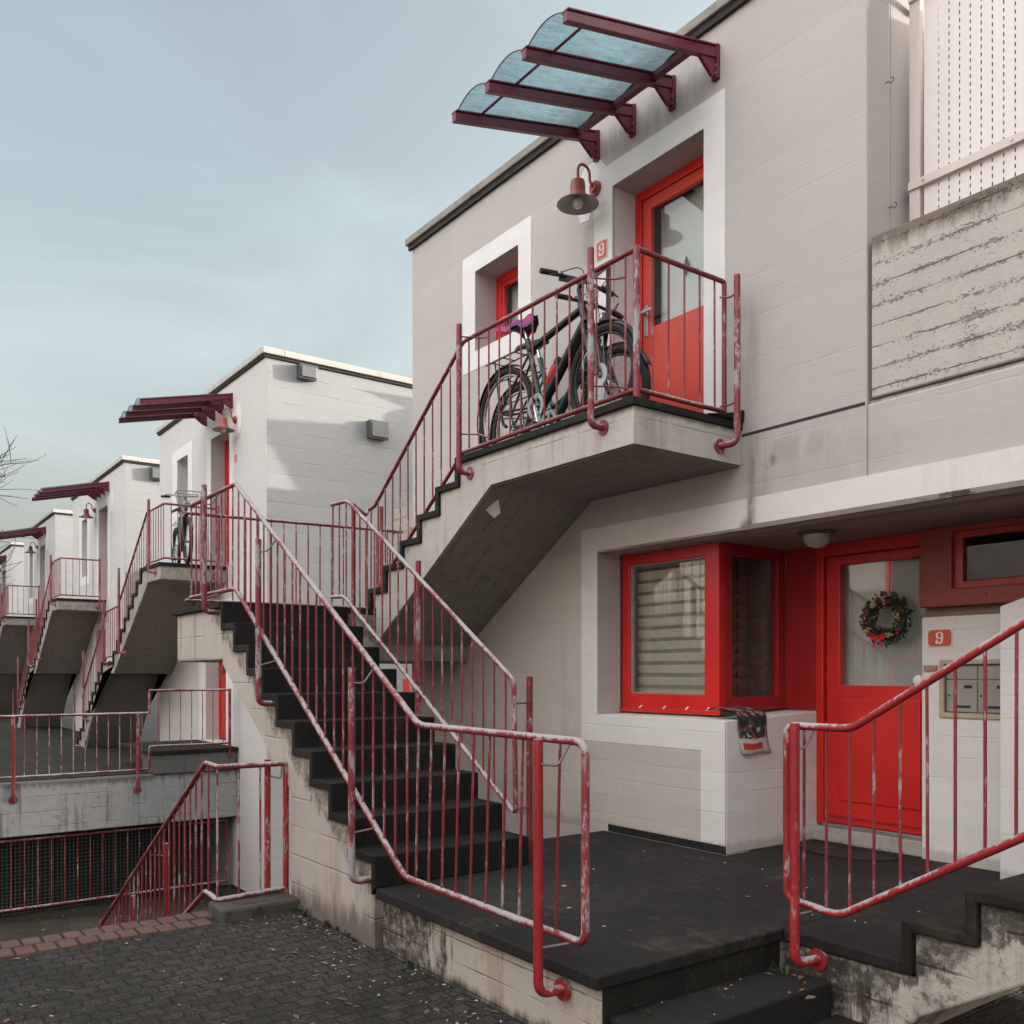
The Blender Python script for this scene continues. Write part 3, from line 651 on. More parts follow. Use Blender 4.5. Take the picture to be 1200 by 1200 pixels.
# ------------------------------------------------------------------ RAILINGS by the near house
YR = 2.42
P = M['pipe']
r1 = thing('railing', 'long worn red pipe railing down the lower stair, ending in a loop on the terrace', 'railing', (-5, YR, 0))
top = [(-7.90,YR,2.645),(-6.82,YR,2.65),(-4.10,YR,.94),(-2.81,YR,.93)]
bot = [(-7.93,YR,1.86),(-6.82,YR,1.855),(-4.24,YR,.125),(-2.81,YR,.115)]
loop = [top[0], top[1], top[2], (-2.785,YR,.93), (-2.785,YR,.115), bot[2]]
MB().tube(fillet([V(p) for p in [top[0],top[1]]],0)+fillet([V(p) for p in [top[1],top[2],(-2.785,YR,.93),(-2.785,YR,.115),bot[2],bot[1],bot[0]]], .06)[1:], .0175, 12).build('handrail', P, r1, True)
balusters(r1, [top[0],top[1],top[2],top[3]], [(top[0][0],YR,bot[0][2]),bot[1],bot[2],bot[3]], P, .0, 3.68, .127)
balusters(r1, top, bot, P, 3.80, 4.955, .128)
for (x, z0, z1, mm) in ((-7.295,1.70,2.71,M['pipe_old']), (-6.13,1.0,2.14,M['pipe_old']), (-4.70,.03,1.245,M['pipe_old']), (-2.985,-.125,.935,M['pipe_red'])):
    post(r1, x, 2.335, z0, z1, mm, (.012,.125), .021)
    zt = interp(top, x+7.9)[2]; zb = interp(bot, x+7.93)[2]
    bracket(r1, [(x,2.335,min(z1-.09,zt-.10)), (x+.10,2.36,min(z1-.09,zt-.10)), (x+.105,YR,min(z1,interp(top,x+.105+7.9)[2])-.008)], M['dull'])
    zb2 = interp(bot, x+.12+7.93)[2]; bracket(r1, [(x,2.335,zb2-.05), (x+.12,YR,zb2-.012)], M['dull'])

Y2 = 3.42
r2 = thing('railing', 'worn red pipe railing on the far side of the lower stair, between the two flights', 'railing', (-6, Y2, 0))
t2 = [(-7.26,Y2,2.665),(-6.96,Y2,2.655),(-4.62,Y2,1.165)]
b2 = [(-7.26,Y2,1.87),(-7.02,Y2,1.86),(-4.62,Y2,.335)]
MB().tube(fillet([V(p) for p in [t2[0],t2[1],t2[2],(-4.60,Y2,.325),b2[1],b2[0]]], .05), .0165, 12).build('handrail', M['pipe_old'], r2, True)
balusters(r2, t2, b2, P, .02, 2.55, .126)
post(r2, -6.93, Y2+.04, 1.6, 2.63, M['pipe'], None, .019)
post(r2, -5.97, Y2+.10, .9, 2.06, M['pipe'], None, .021)
post(r2, -4.68, Y2+.17, -.6, 1.19, M['pipe_dark'], None, .021)
for zz in (1.02, .35): bracket(r2, [(-4.60,Y2,zz),(-4.68,Y2+.17,zz)], M['dull'])
rail(r2, 'connector', [t2[1], (-7.10,3.56,2.64), (-7.36,3.80,2.63), (-7.42,3.85,2.69)], P, .0165, .05)

YU = 3.85
r3 = thing('railing', 'red pipe railing climbing the upper flight and wrapping round the bicycle landing', 'railing', (-5, YU, 2.8))
t3 = [(-7.42,YU,2.69),(-7.30,YU,2.70),(-5.86,YU,3.755),(-3.965,YU,3.76),(-3.965,4.64,3.76)]
b3 = [(-7.42,YU,1.90),(-7.30,YU,1.92),(-5.86,YU,2.905),(-3.965,YU,2.915),(-3.965,4.64,2.915)]
MB().tube(fillet([V(p) for p in t3[:4]], .05), .0165, 12).tube([t3[3], t3[4], b3[4]], .0165, 12, .02).build('handrail', M['pipe_dark'], r3, True)
MB().tube(fillet([V(p) for p in b3], .02), .0155, 12).build('bottom_rail', M['pipe_dark'], r3, True)
balusters(r3, t3, b3, M['pipe_dark'], .06, 3.36, .132)
balusters(r3, t3, b3, M['pipe'], 3.59, 4.15, .132)
post(r3, -3.965, YU, 2.85, 3.775, M['pipe_old'], None, .021)
post(r3, -5.66, 3.685, 2.70, 3.79, M['pipe'], (.01,.097), .021)
post(r3, -4.19, 3.685, 2.72, 3.80, M['pipe_old'], (.01,.097), .021)
post(r3, -3.80, 4.57, 2.665, 3.73, M['pipe_old'], (-.115,-.04), .021)
post(r3, -7.15, YU-.01, 1.78, 2.68, M['pipe'], None, .018)
for (a, b_) in (((-5.66,3.685,3.70),(-5.53,YU,3.69)), ((-5.66,3.685,2.98),(-5.50,YU,2.94)), ((-4.19,3.685,3.62),(-4.05,YU,3.62)), ((-4.19,3.685,2.96),(-4.02,YU,2.93)), ((-3.80,4.57,3.62),(-3.965,4.60,3.65)), ((-3.80,4.57,2.93),(-3.965,4.6,2.94))):
    bracket(r3, [a, ((a[0]+b_[0])/2, b_[1]*.8+a[1]*.2, a[2]), b_], M['pipe_dark'])

r4 = thing('railing', 'red pipe guard rail across the far end of the middle landing', 'railing', (-8.35, 3.6, 1.78))
t4 = [(-8.35,2.50,2.655),(-8.35,YF-.02,2.69)]; b4 = [(-8.35,2.50,1.87),(-8.35,YF-.02,1.88)]
rail(r4, 'handrail', t4, P, .0155); rail(r4, 'bottom_rail', b4, P, .014)
balusters(r4, t4, b4, P, .06, 2.18, .128)

X5 = -5.90
r5 = thing('railing', 'low red pipe railing beside the brick edge, dropping steeply into the sunken court', 'railing', (-6, 2, -.36))
t5 = [(X5,2.44,.60),(X5,1.975,.60),(-6.08,1.955,.615),(-9.05,1.955,-1.10)]
b5 = [(X5,2.44,-.245),(X5,1.975,-.262),(-6.08,1.955,-.235),(-9.05,1.955,-1.90)]
MB().tube(fillet([V(p) for p in t5], .03), .019, 12).build('handrail', M['pipe_dark'], r5, True)
MB().tube(fillet([V(p) for p in b5], .03), .0175, 12).build('bottom_rail', M['pipe_old'], r5, True)
balusters(r5, t5, b5, M['pipe_old'], .18, .47, .145, .007)
balusters(r5, t5, b5, M['pipe'], .60, 3.6, .125, .007)
post(r5, X5, 2.44, -.36, .60, M['pipe_red'], None, .020)
post(r5, X5-.05, 2.33, -.36, .63, M['pipe_red'], None, .021)
post(r5, -9.05, 1.955, -1.95, -1.09, M['pipe_old'], None, .019)
post(r5, -7.25, 2.03, -1.6, -.10, M['pipe_red'], None, .021)
post(r5, -8.25, 2.03, -1.9, -.70, M['pipe_red'], None, .021)
bracket(r5, [(-7.25,2.03,-.20),(-7.55,1.955,-.22)], M['dull']); bracket(r5, [(X5-.05,2.33,.52),(X5+.02,2.40,.50),(X5,2.41,.58)], M['dull'])

Y6 = 3.53
r6 = thing('railing', 'red pipe railing climbing right in front of the lower red door and mailbox', 'railing', (-2.3, Y6, 0))
t6 = [(-2.64,Y6,.965),(-2.31,Y6,.968),(-.6,Y6,1.99)]; b6 = [(-2.64,Y6,.165),(-2.37,Y6,.145),(-.6,Y6,1.19)]
MB().tube(fillet([V(p) for p in [(-.6,Y6,1.99),t6[1],(-2.645,Y6,.968),(-2.645,Y6,.17),b6[1],(-.6,Y6,1.19)]], .05), .0175, 12).build('handrail', M['pipe_red'], r6, True)
balusters(r6, t6, b6, M['pipe'], .09, 1.95, .115, .0068)
post(r6, -2.55, 3.46, -.10, .985, M['pipe_red'], (.02,.15), .022)
bracket(r6, [(-2.55,3.46,.87),(-2.52,3.49,.87),(-2.50,Y6,.95)], M['dull']); bracket(r6, [(-2.55,3.46,.12),(-2.5,Y6,.14)], M['dull'])
post(r6, -1.30, 3.50, .3, 1.55, M['pipe_red'], (.05,.1), .022)

# ------------------------------------------------------------------ canopy, lamp
def canopy(x0, label):
    c = thing('entrance_canopy', label, 'canopy', (x0, YF, 5.3), 'maroon canopies over the upper doors')
    ax = [x0+.4*i for i in range(4)]
    yo, yi, zo, zi = 3.42, YF-.03, 5.055, 5.37
    def zat(y): return zo + (zi-zo)*(y-yo)/(yi-yo)
    for a in ax:
        m = MB()
        m.prism([(yo,zo-.03),(yi,zi-.04),(yi,zi+.03),(yo,zo+.03)], 'x', a-.022, a+.022)
        m.prism([(yo,zo+.032),(yi,zi+.032),(yi,zi+.045),(yo,zo+.045)], 'x', a-.032, a+.032)
        o = m.build('arm', M['maroon'], c, bevel=.004)
        b = MB().prism([(yi-.16,zat(yi-.16)-.035),(yi,zi-.03),(yi,zi-.165),(yi-.035,zi-.165)], 'x', a-.012, a+.012).box(a-.028, a+.028, yi, YF-.001, zi-.175, zi+.055)
        b.build('wall_bracket', M['maroon'], o, bevel=.003)
        bl = MB()
        for zz in (zi-.145, zi-.095, zi+.03): bl.cyl((a+.02,yi,zz),(a+.02,yi-.008,zz),.007,8)
        bl.build('bolt', M['chrome'], o)
    n = 10
    for a, b in zip(ax[:-1], ax[1:]):
        vs = []; fs_ = []
        for j, y in enumerate((yo+.02, (yo+yi)/2, yi-.16)):
            for i in range(n+1):
                t = i/n; vs.append((a+.025+(b-a-.05)*t, y, zat(y)+.045+.055*math.sin(math.pi*t)**.85))
        for j in range(2):
            for i in range(n): fs_.append((j*(n+1)+i, j*(n+1)+i+1, (j+1)*(n+1)+i+1, (j+1)*(n+1)+i))
        m = MB().add(vs, fs_); q = m.build('pane', M['poly'], c, True)
        md = q.modifiers.new('thick', 'SOLIDIFY'); md.thickness = .004
        MB().tube(vs[:n+1], .0042, 6).build('pane_edge', M['dull'], q, True)
    MB().cyl((ax[0]-.02, yo+.22, zat(yo+.22)+.04), (ax[3]+.02, yo+.22, zat(yo+.22)+.04), .009, 8).build('tie_rod', M['maroon'], c, True)
    MB().box(ax[0]-.02, ax[3]+.02, yi-.21, yi-.165, zat(yi-.19)-.01, zat(yi-.19)+.035).build('rear_bar', M['maroon'], c, bevel=.003)
    return c
can1 = canopy(-5.32, 'large maroon canopy with blue translucent panes over the nearest upper door')

def wall_lamp(x, label):
    c = thing('wall_lamp', label, 'lamp', (x, YF, 4.98), 'terracotta gooseneck lamps on the house fronts')
    MB().cyl((x,YF-.0055,4.985),(x,YF-.03,4.985),.055,20).cyl((x,YF-.03,4.985),(x,YF-.05,4.985),.035,16).build('wall_plate', M['lamp_red'], c, True)
    arc = [(x,YF-.05,4.985),(x,YF-.075,5.03)] + [(x, YF-.135+.06*math.cos(a), 5.07+.06*math.sin(a)) for a in [math.pi*k/8 for k in range(0,9)]] + [(x,YF-.195,5.0)]
    MB().tube(arc, .011, 10).build('neck', M['lamp_red'], c, True)
    yc = YF-.195
    sh = MB().lathe([(.0,5.005),(.03,5.0),(.052,4.985),(.058,4.95),(.058,4.895),(.066,4.875),(.085,4.85),(.12,4.825),(.158,4.81),(.162,4.805)], (x,yc,0)).build('shade', M['lamp_red'], c, True)
    MB().lathe([(.16,4.803),(.118,4.818),(.08,4.842),(.05,4.865),(.0,4.87)], (x,yc,0)).build('shade_lining', M['lamp_in'], sh, True)
    MB().lathe([(.0,4.775),(.028,4.782),(.042,4.805),(.042,4.83),(.03,4.855),(.0,4.866)], (x,yc,0), 'z', 16).build('bulb', M['bulb'], c, True)
    return c
wall_lamp(-5.33, 'terracotta bell lamp on the nearest house, left of its upper door')

# ------------------------------------------------------------------ number plates
def digit_nine(cx, cz, hh, y):
    """heavy serif style 9 as a flat relief"""
    m = MB(); w = hh*.30
    def strip(pts, wid, y):
        vs = []; n = len(pts)
        for i in range(n):
            a = V((*pts[max(i-1,0)],0)); b = V((*pts[min(i+1,n-1)],0)); t = (b-a).normalized(); nn = V((-t.y,t.x,0))*wid[i]/2
            p = V((*pts[i],0))
            for q in (p+nn, p-nn):
                for yy in (y, y-.0015): vs.append((cx+q.x, yy, cz+q.y))
        fs_ = []
        for i in range(n-1):
            k = 4*i
            fs_ += [(k+1,k+3,k+7,k+5),(k,k+1,k+5,k+4),(k+2,k+6,k+7,k+3)]
        m.add(vs, fs_)
    N_ = 28; ps = []; ws = []
    for k in range(N_+1):
        a = 2*math.pi*k/N_
        ps.append((w*.72*math.cos(a), hh*.20+hh*.235*math.sin(a))); ws.append(hh*(.05+.10*abs(math.cos(a))))
    strip(ps, ws, y)
    ps = []; ws = []
    for k in range(17):
        t = k/16; a = R(20) - R(185)*t
        ps.append((w*.72*math.cos(a) - (0 if t < .6 else w*.12*(t-.6)), hh*.02 + hh*.47*math.sin(a)*.92)); ws.append(hh*(.13 if t < .45 else .13-.14*(t-.45)))
    strip(ps, ws, y-.0004)
    m.add([(cx-w*.72+.011*math.cos(q*math.pi/5)*hh/.1, y-.0023, cz-hh*.32+.011*math.sin(q*math.pi/5)*hh/.1) for q in range(10)], [tuple(range(10))])
    return m
def number_plate(cx, cz, w, h, y, label, digit=True):
    c = thing('house_number_plate', label, 'house number', (cx, y, cz), 'orange house number plates')
    bk = MB().box(cx-w/2, cx+w/2, y-.006, y, cz-h/2, cz+h/2).build('border', M['sign_white'], c, bevel=.002)
    e = .006; k = .016
    MB().prism([(cx-w/2+e+k,cz-h/2+e),(cx+w/2-e-k,cz-h/2+e),(cx+w/2-e,cz-h/2+e+k),(cx+w/2-e,cz+h/2-e-k),(cx+w/2-e-k,cz+h/2-e),(cx-w/2+e+k,cz+h/2-e),(cx-w/2+e,cz+h/2-e-k),(cx-w/2+e,cz-h/2+e+k)], 'y', y-.0085, y-.0062).build('face', M['sign_red'], c)
    if digit: digit_nine(cx, cz, h*.72, y-.0088).build('numeral', M['sign_white'], c)
    for sx in (-1,1):
        for sz in (-1,1): MB().cyl((cx+sx*(w/2-.010), y-.006, cz+sz*(h/2-.010)), (cx+sx*(w/2-.010), y-.0095, cz+sz*(h/2-.010)), .004, 8).build('screw', M['steel'], c)
number_plate(-3.084, 1.437, .165, .118, 5.689, 'orange enamel plate with white 9 above the mailbox')
number_plate(-5.262, 4.485, .125, .145, YF-.0045, 'orange enamel plate with white 9 beside the nearest upper door')

# mailbox, bell, ceiling lamp, doormat
mb = thing('mailbox', 'double grey metal mailbox set into the white pier beside the lower door', 'mailbox', (-2.85, 5.7, 1.1))
MB().grid_wall([-3.085, -2.605], [.928, 1.297], 5.675, 5.70, [(-3.055, -2.64, .96, 1.268)]).build('surround', M['mortar'], mb, bevel=.004)
MB().box(-3.06, -2.635, 5.715, 5.80, .955, 1.272).build('body', M['mail'], mb)
for (a, b_) in ((-3.052,-2.856), (-2.850,-2.645)):
    d_ = MB().box(a, b_, 5.703, 5.713, .965, 1.165).build('door', M['mail'], mb, bevel=.003)
    MB().box(a, b_, 5.705, 5.714, 1.172, 1.262).build('flap', M['mail'], mb, bevel=.004)
    MB().box(a+.06, b_-.04, 5.7015, 5.7035, .992, 1.008).build('slot', M['black'], d_)
    MB().box(a+.115, b_-.03, 5.7015, 5.7035, 1.115, 1.135).build('name_holder', M['black'], d_)
    MB().cyl((a+.02,5.7035,1.07),(a+.02,5.699,1.07),.007,10).build('lock', M['black'], d_)
tag(MB().box(-3.19, -3.10, 5.674, 5.689, 1.225, 1.262).build('bell_board', M['wood'], None, bevel=.003, loc=(-3.15,5.68,1.24)), 'small timber bell board at the left edge of the white mailbox pier', 'bell board')
cl_ = thing('ceiling_lamp', 'opal dome lamp on the brown ceiling above the lower entrance', 'lamp', (-3.66, 5.2, 2.14))
MB().lathe([(0,2.144),(.125,2.144),(.125,2.132),(.085,2.126),(0,2.126)], (-3.66,5.2,0)).build('plate', M['grey_box'], cl_, True)
MB().lathe([(.085,2.126),(.088,2.11),(.078,2.075),(.052,2.048),(.0,2.036)], (-3.66,5.2,0)).build('dome', M['dome'], cl_, True)
dm = MB()
dm.prism([(-3.62+.36*math.cos(a)*(1 if math.cos(a) > 0 else 1), 5.52-.26*max(0,math.sin(a))) for a in [math.pi*k/16 for k in range(17)]], 'z', .001, .014)
tag(dm.build('doormat', M['rubber'], None, bevel=.004, loc=(-3.6,5.45,0)), 'half round black rubber mat in front of the lower red door', 'doormat')

# wreath
wr = thing('wreath', 'evergreen wreath with red berries and bow hanging on the lower red door', 'wreath', (-3.48, 5.74, 1.58))
lf = MB(); wy = 5.735
for i in range(620):
    a = random.uniform(0, 2*math.pi); b_ = random.uniform(0, 2*math.pi); rr = .048*math.sqrt(random.random())+.012
    c0 = V((-3.48 + (.128+rr*math.cos(b_))*math.cos(a), wy - .02 - rr*.8*math.sin(b_)*.9, 1.58 + (.128+rr*math.cos(b_))*math.sin(a)))
    d1 = V((random.uniform(-1,1), random.uniform(-1,.2), random.uniform(-1,1))).normalized(); d2 = d1.cross(V((random.uniform(-1,1),random.uniform(-1,1),random.uniform(-1,1)))).normalized()
    L = random.uniform(.014,.028); W_ = L*.38
    lf.add([c0-d1*L, c0+d2*W_, c0+d1*L, c0-d2*W_], [(0,1,2,3)])
lf.torus((-3.48,wy-.012,1.58), 'y', .128, .024, 36, 8)
lf.build('greenery', M['leaf'], wr)
def clump(n, r, spots, mat, nm):
    for s_ in spots:
        m = MB()
        for i in range(n):
            o_ = V((random.gauss(0,.010), random.gauss(0,.007), random.gauss(0,.010)))
            m.lathe([(0,-r),(r*.8,-r*.55),(r,0),(r*.8,r*.55),(0,r)], V((-3.48+s_[0], wy-.07, 1.58+s_[1]))+o_, 'z', 8)
        m.build(nm, mat, wr, True)
clump(6, .011, [(.04,.11),(.105,.045),(-.11,.04),(-.13,-.03),(-.09,-.10),(.11,-.08),(-.03,.12)], M['berry'], 'berry_cluster')
clump(5, .010, [(-.07,.115),(.01,.13),(-.10,-.07),(.06,-.11),(-.05,.09),(.12,.0)], M['gold'], 'straw_flower')
bw = MB()
for sx in (-1,1):
    bw.add([(-3.50,wy-.075,1.46),(-3.50+sx*.05,wy-.095,1.49),(-3.50+sx*.06,wy-.08,1.455),(-3.50+sx*.04,wy-.09,1.43)], [(0,1,2,3)])
    bw.add([(-3.50,wy-.075,1.455),(-3.50+sx*.012,wy-.08,1.45),(-3.50+sx*.04,wy-.08,1.39),(-3.50+sx*.018,wy-.08,1.385)], [(0,1,2,3)])
bw.build('bow', M['bow'], wr)
MB().cyl((-3.48,5.765,1.70),(-3.48,5.765,2.05),.0018,6).build('hanging_cord', M['black'], wr)

# newspaper over the ledge
npz = []
prof = [(-4.27,.957),(-4.20,.972),(-4.12,.965),(-4.06,.955),(-4.038,.935),(-4.030,.90),(-4.033,.85),(-4.036,.78),(-4.03,.70),(-4.022,.665)]
vs = []; fs_ = []; uvs = []
acc = [0]
for a, b_ in zip(prof[:-1], prof[1:]): acc.append(acc[-1]+math.hypot(b_[0]-a[0], b_[1]-a[1]))
NW = 8
for i, (x, z) in enumerate(prof):
    for j in range(NW+1):
        u = j/NW; sk = .10*(acc[i]/acc[-1])
        vs.append((x+.008*math.sin(u*7+i*.6), 4.80+sk+.30*u, z+.006*math.sin(u*9+i))); uvs.append((u, acc[i]/acc[-1]))
for i in range(len(prof)-1):
    for j in range(NW): fs_.append((i*(NW+1)+j, i*(NW+1)+j+1, (i+1)*(NW+1)+j+1, (i+1)*(NW+1)+j))
nw = MB().add(vs, fs_).build('newspaper', M['news'], None, True, loc=(-4.1,5.0,.9))
ul = nw.data.uv_layers.new(name='UVMap')
for lp in nw.data.loops: ul.data[lp.index].uv = uvs[lp.vertex_index]
md = nw.modifiers.new('thick', 'SOLIDIFY'); md.thickness = .004
tag(nw, 'folded newspaper drooping over the white ledge below the bay window', 'newspaper')

# ------------------------------------------------------------------ bicycles
def wheel(root, cx, cz, r, disc=False, wide=.022, fender=None):
    w = MB().torus((cx,0,cz), 'y', r-wide, wide, 44, 8).build('wheel', M['rubber'], root, True)
    MB().torus((cx,0,cz), 'y', r-2*wide-.006, .011, 44, 6).build('rim', M['chrome'] if not disc else M['black'], w, True)
    sp = MB()
    for k in range(28):
        a = 2*math.pi*k/28; a2 = a + (.5 if k % 2 else -.5); s_ = .025 if (k//2) % 2 else -.025
        sp.tube([(cx+.02*math.cos(a2), s_, cz+.02*math.sin(a2)), (cx+(r-2*wide-.008)*math.cos(a), 0, cz+(r-2*wide-.008)*math.sin(a))], .0011, 4, cap=False)
    sp.build('spokes', M['chrome'], w)
    hb = MB().cyl((cx,-.05,cz),(cx,.05,cz),.019,14)
    if disc: hb.lathe([(.03,-.032),(.078,-.032),(.078,-.034),(.03,-.034)], (cx,0,cz), 'y', 24)
    hb.build('hub', M['chrome'], w, True)
    if fender:
        fd = MB(); vs = []; f_ = []
        for k in range(19):
            a = R(fender[0] + (fender[1]-fender[0])*k/18)
            for yy, rr in ((-.028,r+.012),(0,r+.022),(.028,r+.012)): vs.append((cx+rr*math.cos(a), yy, cz+rr*math.sin(a)))
        for k in range(18):
            for q in range(2): f_.append((k*3+q, k*3+q+1, k*3+q+4, k*3+q+3))
        o = fd.add(vs, f_).build('fender', M['black'], root, True)
        md = o.modifiers.new('thick', 'SOLIDIFY'); md.thickness = .003
    return w
def bicycle(label, x, y, z, rz, frame, step=False, bottle=False, cover=False, straps=False, basket=False, lean=0.0, r=.345):
    b = thing('bicycle', label, 'bicycle', (0,0,0), 'bicycles parked on the landings')
    bb = V((-.10,0,.29)); rw = V((-.54,0,r)); fw = V((.56,0,r)); seat_top = V((-.27,0,.83)); head_t = V((.34,0,.90)); head_b = V((.385,0,.76))
    wheel(b, rw.x, rw.z, r, False, .026, (60,215)); wheel(b, fw.x, fw.z, r, True, .029, (20,160))
    fm = MB()
    if step: fm.tube([head_b, V((.20,0,.52)), V((-.12,0,.40)), V((-.19,0,.55))], .019, 10, .12)
    else: fm.tube([head_t-V((0,0,.04)), V((-.24,0,.74))], .026, 10)
    fm.tube([head_b, bb], .036, 10).tube([bb, seat_top], .022, 10).tube([head_t, head_b], .030, 10)
    for s_ in (-1,1):
        fm.tube([bb+V((0,s_*.035,0)), rw+V((0,s_*.055,0))], .010, 8).tube([V((-.23,s_*.02,.70)), rw+V((0,s_*.055,0))], .009, 8)
    fm.build('frame', frame, b, True)
    fk = MB()
    for s_ in (-1,1): fk.tube([head_b+V((.01,s_*.045,-.03)), V((.47,s_*.055,.55)), fw+V((0,s_*.055,0))], .018, 8, .05)
    fk.tube([head_b+V((.01,-.05,-.03)), head_b+V((.01,.05,-.03))], .016, 8); fk.build('fork', M['black'], b, True)
    sp = MB().tube([seat_top, V((-.305,0,.93))], .013, 8).build('seat_post', M['chrome'], b, True)
    vs = []; f_ = []
    for i in range(9):
        t = i/8; w_ = .085*(1-t)**1.2+.018; xx = -.46+.28*t
        for (yy, zz) in ((-w_,.925),(-w_*.8,.965),(0,.975),(w_*.8,.965),(w_,.925)): vs.append((xx, yy, zz+.012*math.sin(t*3)))
    for i in range(8):
        for j in range(4): f_.append((i*5+j,i*5+j+1,i*5+j+6,i*5+j+5))
    sd_ = MB().add(vs, f_).build('saddle', M['black'], b, True); md = sd_.modifiers.new('thick','SOLIDIFY'); md.thickness = .02
    if cover:
        vs = []; f_ = []
        for i in range(9):
            t = i/8
            for j in range(9):
                q = (j-4)/4; w_ = .115*(1-t)**.8+.03
                vs.append((-.50+.33*t, q*w_, 1.0-.085*abs(q)**2.2+.02*math.sin(i*1.7+j)-.012*abs(t-.5)))
        for i in range(8):
            for j in range(8): f_.append((i*9+j,i*9+j+1,i*9+j+10,i*9+j+9))
        MB().add(vs, f_).build('saddle_cover', M['cloth'], b, True)
    hb = MB().tube([head_t, head_t+V((-.03,0,.12)), head_t+V((.03,0,.15))], .017, 10, .03)
    if basket: hb.tube([(.16,-.30,1.06),(.27,-.26,1.09),(.37,-.06,1.05),(.37,.06,1.05),(.27,.26,1.09),(.16,.30,1.06)], .012, 10, .06)
    else: hb.tube([(.30,-.31,1.055),(.355,-.06,1.05),(.355,.06,1.05),(.30,.31,1.055)], .0125, 10, .05)
    h_ = hb.build('handlebar', M['black'] if not basket else M['chrome'], b, True)
    gx, gz = (.16,1.06) if basket else (.30,1.055)
    for s_ in (-1,1):
        MB().tube([(gx+.02,s_*.20,gz+.005),(gx,s_*.325,gz)], .019, 10).build('grip', M['rubber'], h_, True)
        MB().tube([(gx+.05,s_*.19,gz+.01),(gx+.10,s_*.21,gz-.03),(gx+.07,s_*.31,gz-.045)], .006, 6, .02).build('brake_lever', M['chrome'] if basket else M['black'], h_, True)
    cb = MB()
    for s_ in (-1,1): cb.tube([(gx+.06,s_*.2,gz),(gx+.2,s_*.12,gz+.02),(.44,s_*.03,.92),(.42,0,.75)], .0035, 5, .08)
    cb.build('cable', M['black'], h_, True)
    MB().lathe([(.0,-.03),(.04,-.028),(.048,0),(.04,.012),(.0,.014)], (.46,0,.92), 'x', 14).build('headlight', M['chrome'], b, True)
    ck = MB().lathe([(.06,-.055),(.092,-.055),(.092,-.058),(.06,-.058)], (bb.x,0,bb.z), 'y', 28)
    ck.tube([bb+V((0,-.07,0)), bb+V((.06,-.08,-.155))], .010, 8).tube([bb+V((0,.07,0)), bb+V((-.06,.08,.155))], .010, 8)
    for k in range(5):
        a = 2*math.pi*k/5; ck.tube([bb+V((0,-.056,0)), bb+V((.075*math.cos(a),-.056,.075*math.sin(a)))], .006, 5)
    c_ = ck.build('crank', M['chrome'], b, True)
    MB().box(bb.x+.02, bb.x+.10, -.15, -.085, bb.z-.168, bb.z-.145).box(bb.x-.10, bb.x-.02, .085, .15, bb.z+.145, bb.z+.168).build('pedal', M['black'], c_)
    MB().tube([bb+V((0,-.056,.09)), rw+V((0,-.05,.045)), rw+V((-.045,-.05,0)), rw+V((0,-.05,-.045)), bb+V((0,-.056,-.09))], .005, 5, .04).build('chain', M['black'], b, True)
    MB().tube([rw+V((.02,-.06,-.03)), rw+V((.05,-.065,-.10)), rw+V((.09,-.06,-.13))], .013, 7).build('derailleur', M['black'], b, True)
    rk = MB()
    for s_ in (-1,1): rk.tube([(-.25,s_*.05,.76),(-.72,s_*.06,.745)], .006, 6).tube([rw+V((0,s_*.06,.01)),(-.60,s_*.06,.745)], .006, 6)
    for xx in (-.35,-.5,-.65): rk.tube([(xx,-.06,.75),(xx,.06,.75)], .005, 6)
    rk.build('luggage_rack', M['black'] if not basket else M['chrome'], b, True)
    if bottle:
        a, c2 = V((-.01,0,.43)), V((.10,0,.60)); d = (c2-a).normalized()
        o = MB().tube([a, a+d*.02, a+d*.13, a+d*.15], [.03,.036,.036,.026], 14).build('bottle', M['bow'], b, True)
        MB().tube([a+d*.15, a+d*.185, a+d*.205], [.028,.026,.012], 12).build('cap', M['black'], o, True)
    if straps:
        o = MB()
        for (p0, p1, p2) in (((.30,-.16,1.05),(.46,-.06,.98),(.62,.08,1.13)), ((.56,.05,1.12),(.55,.06,.8),(.52,.05,.56))):
            pts = fillet([V(p0),V(p1),V(p2)], .2, 8)
            for q0, q1 in zip(pts[:-1], pts[1:]):
                dn = (q1-q0); o.obox((q0+q1)/2, dn*.52, V((0,.004,.003)), dn.normalized().cross(V((0,1,0)))*.021)
        o.build('carry_strap', M['black'], b)
    if basket:
        o = MB()
        for (zz, s_) in ((.86,.75),(.93,.85),(1.0,.93),(1.07,1.0)):
            w_, l_ = .17*s_, .13*s_; cx = .60
            o.tube([(cx-l_,-w_,zz),(cx+l_,-w_,zz),(cx+l_,w_,zz),(cx-l_,w_,zz)], .004 if zz < 1.05 else .008, 6, closed=True)
        for k in range(9):
            q = -1+k/4
            for sx in (-1,1): o.tube([(.60+sx*.13*.75, q*.17*.75,.86),(.60+sx*.13, q*.17,1.07)], .003, 5)
        for k in range(7):
            q = -1+k/3
            for sy in (-1,1): o.tube([(.60+q*.13*.75, sy*.17*.75,.86),(.60+q*.13, sy*.17,1.07)], .003, 5)
        o.build('basket', M['chrome'], b, True)
    b.location = (x, y, z); b.rotation_euler = (R(lean), 0, rz)
    return b
bicycle('black bicycle nearest the railing with red bottle and purple pink saddle cover', -5.10, 4.10, ZU+.002, R(0), M['frame_black'], bottle=True, cover=True, straps=True)
bicycle('dark teal step through bicycle leaning between the black bicycle and the wall', -5.36, 4.43, ZU+.002, R(1.5), M['frame_teal'], step=True)

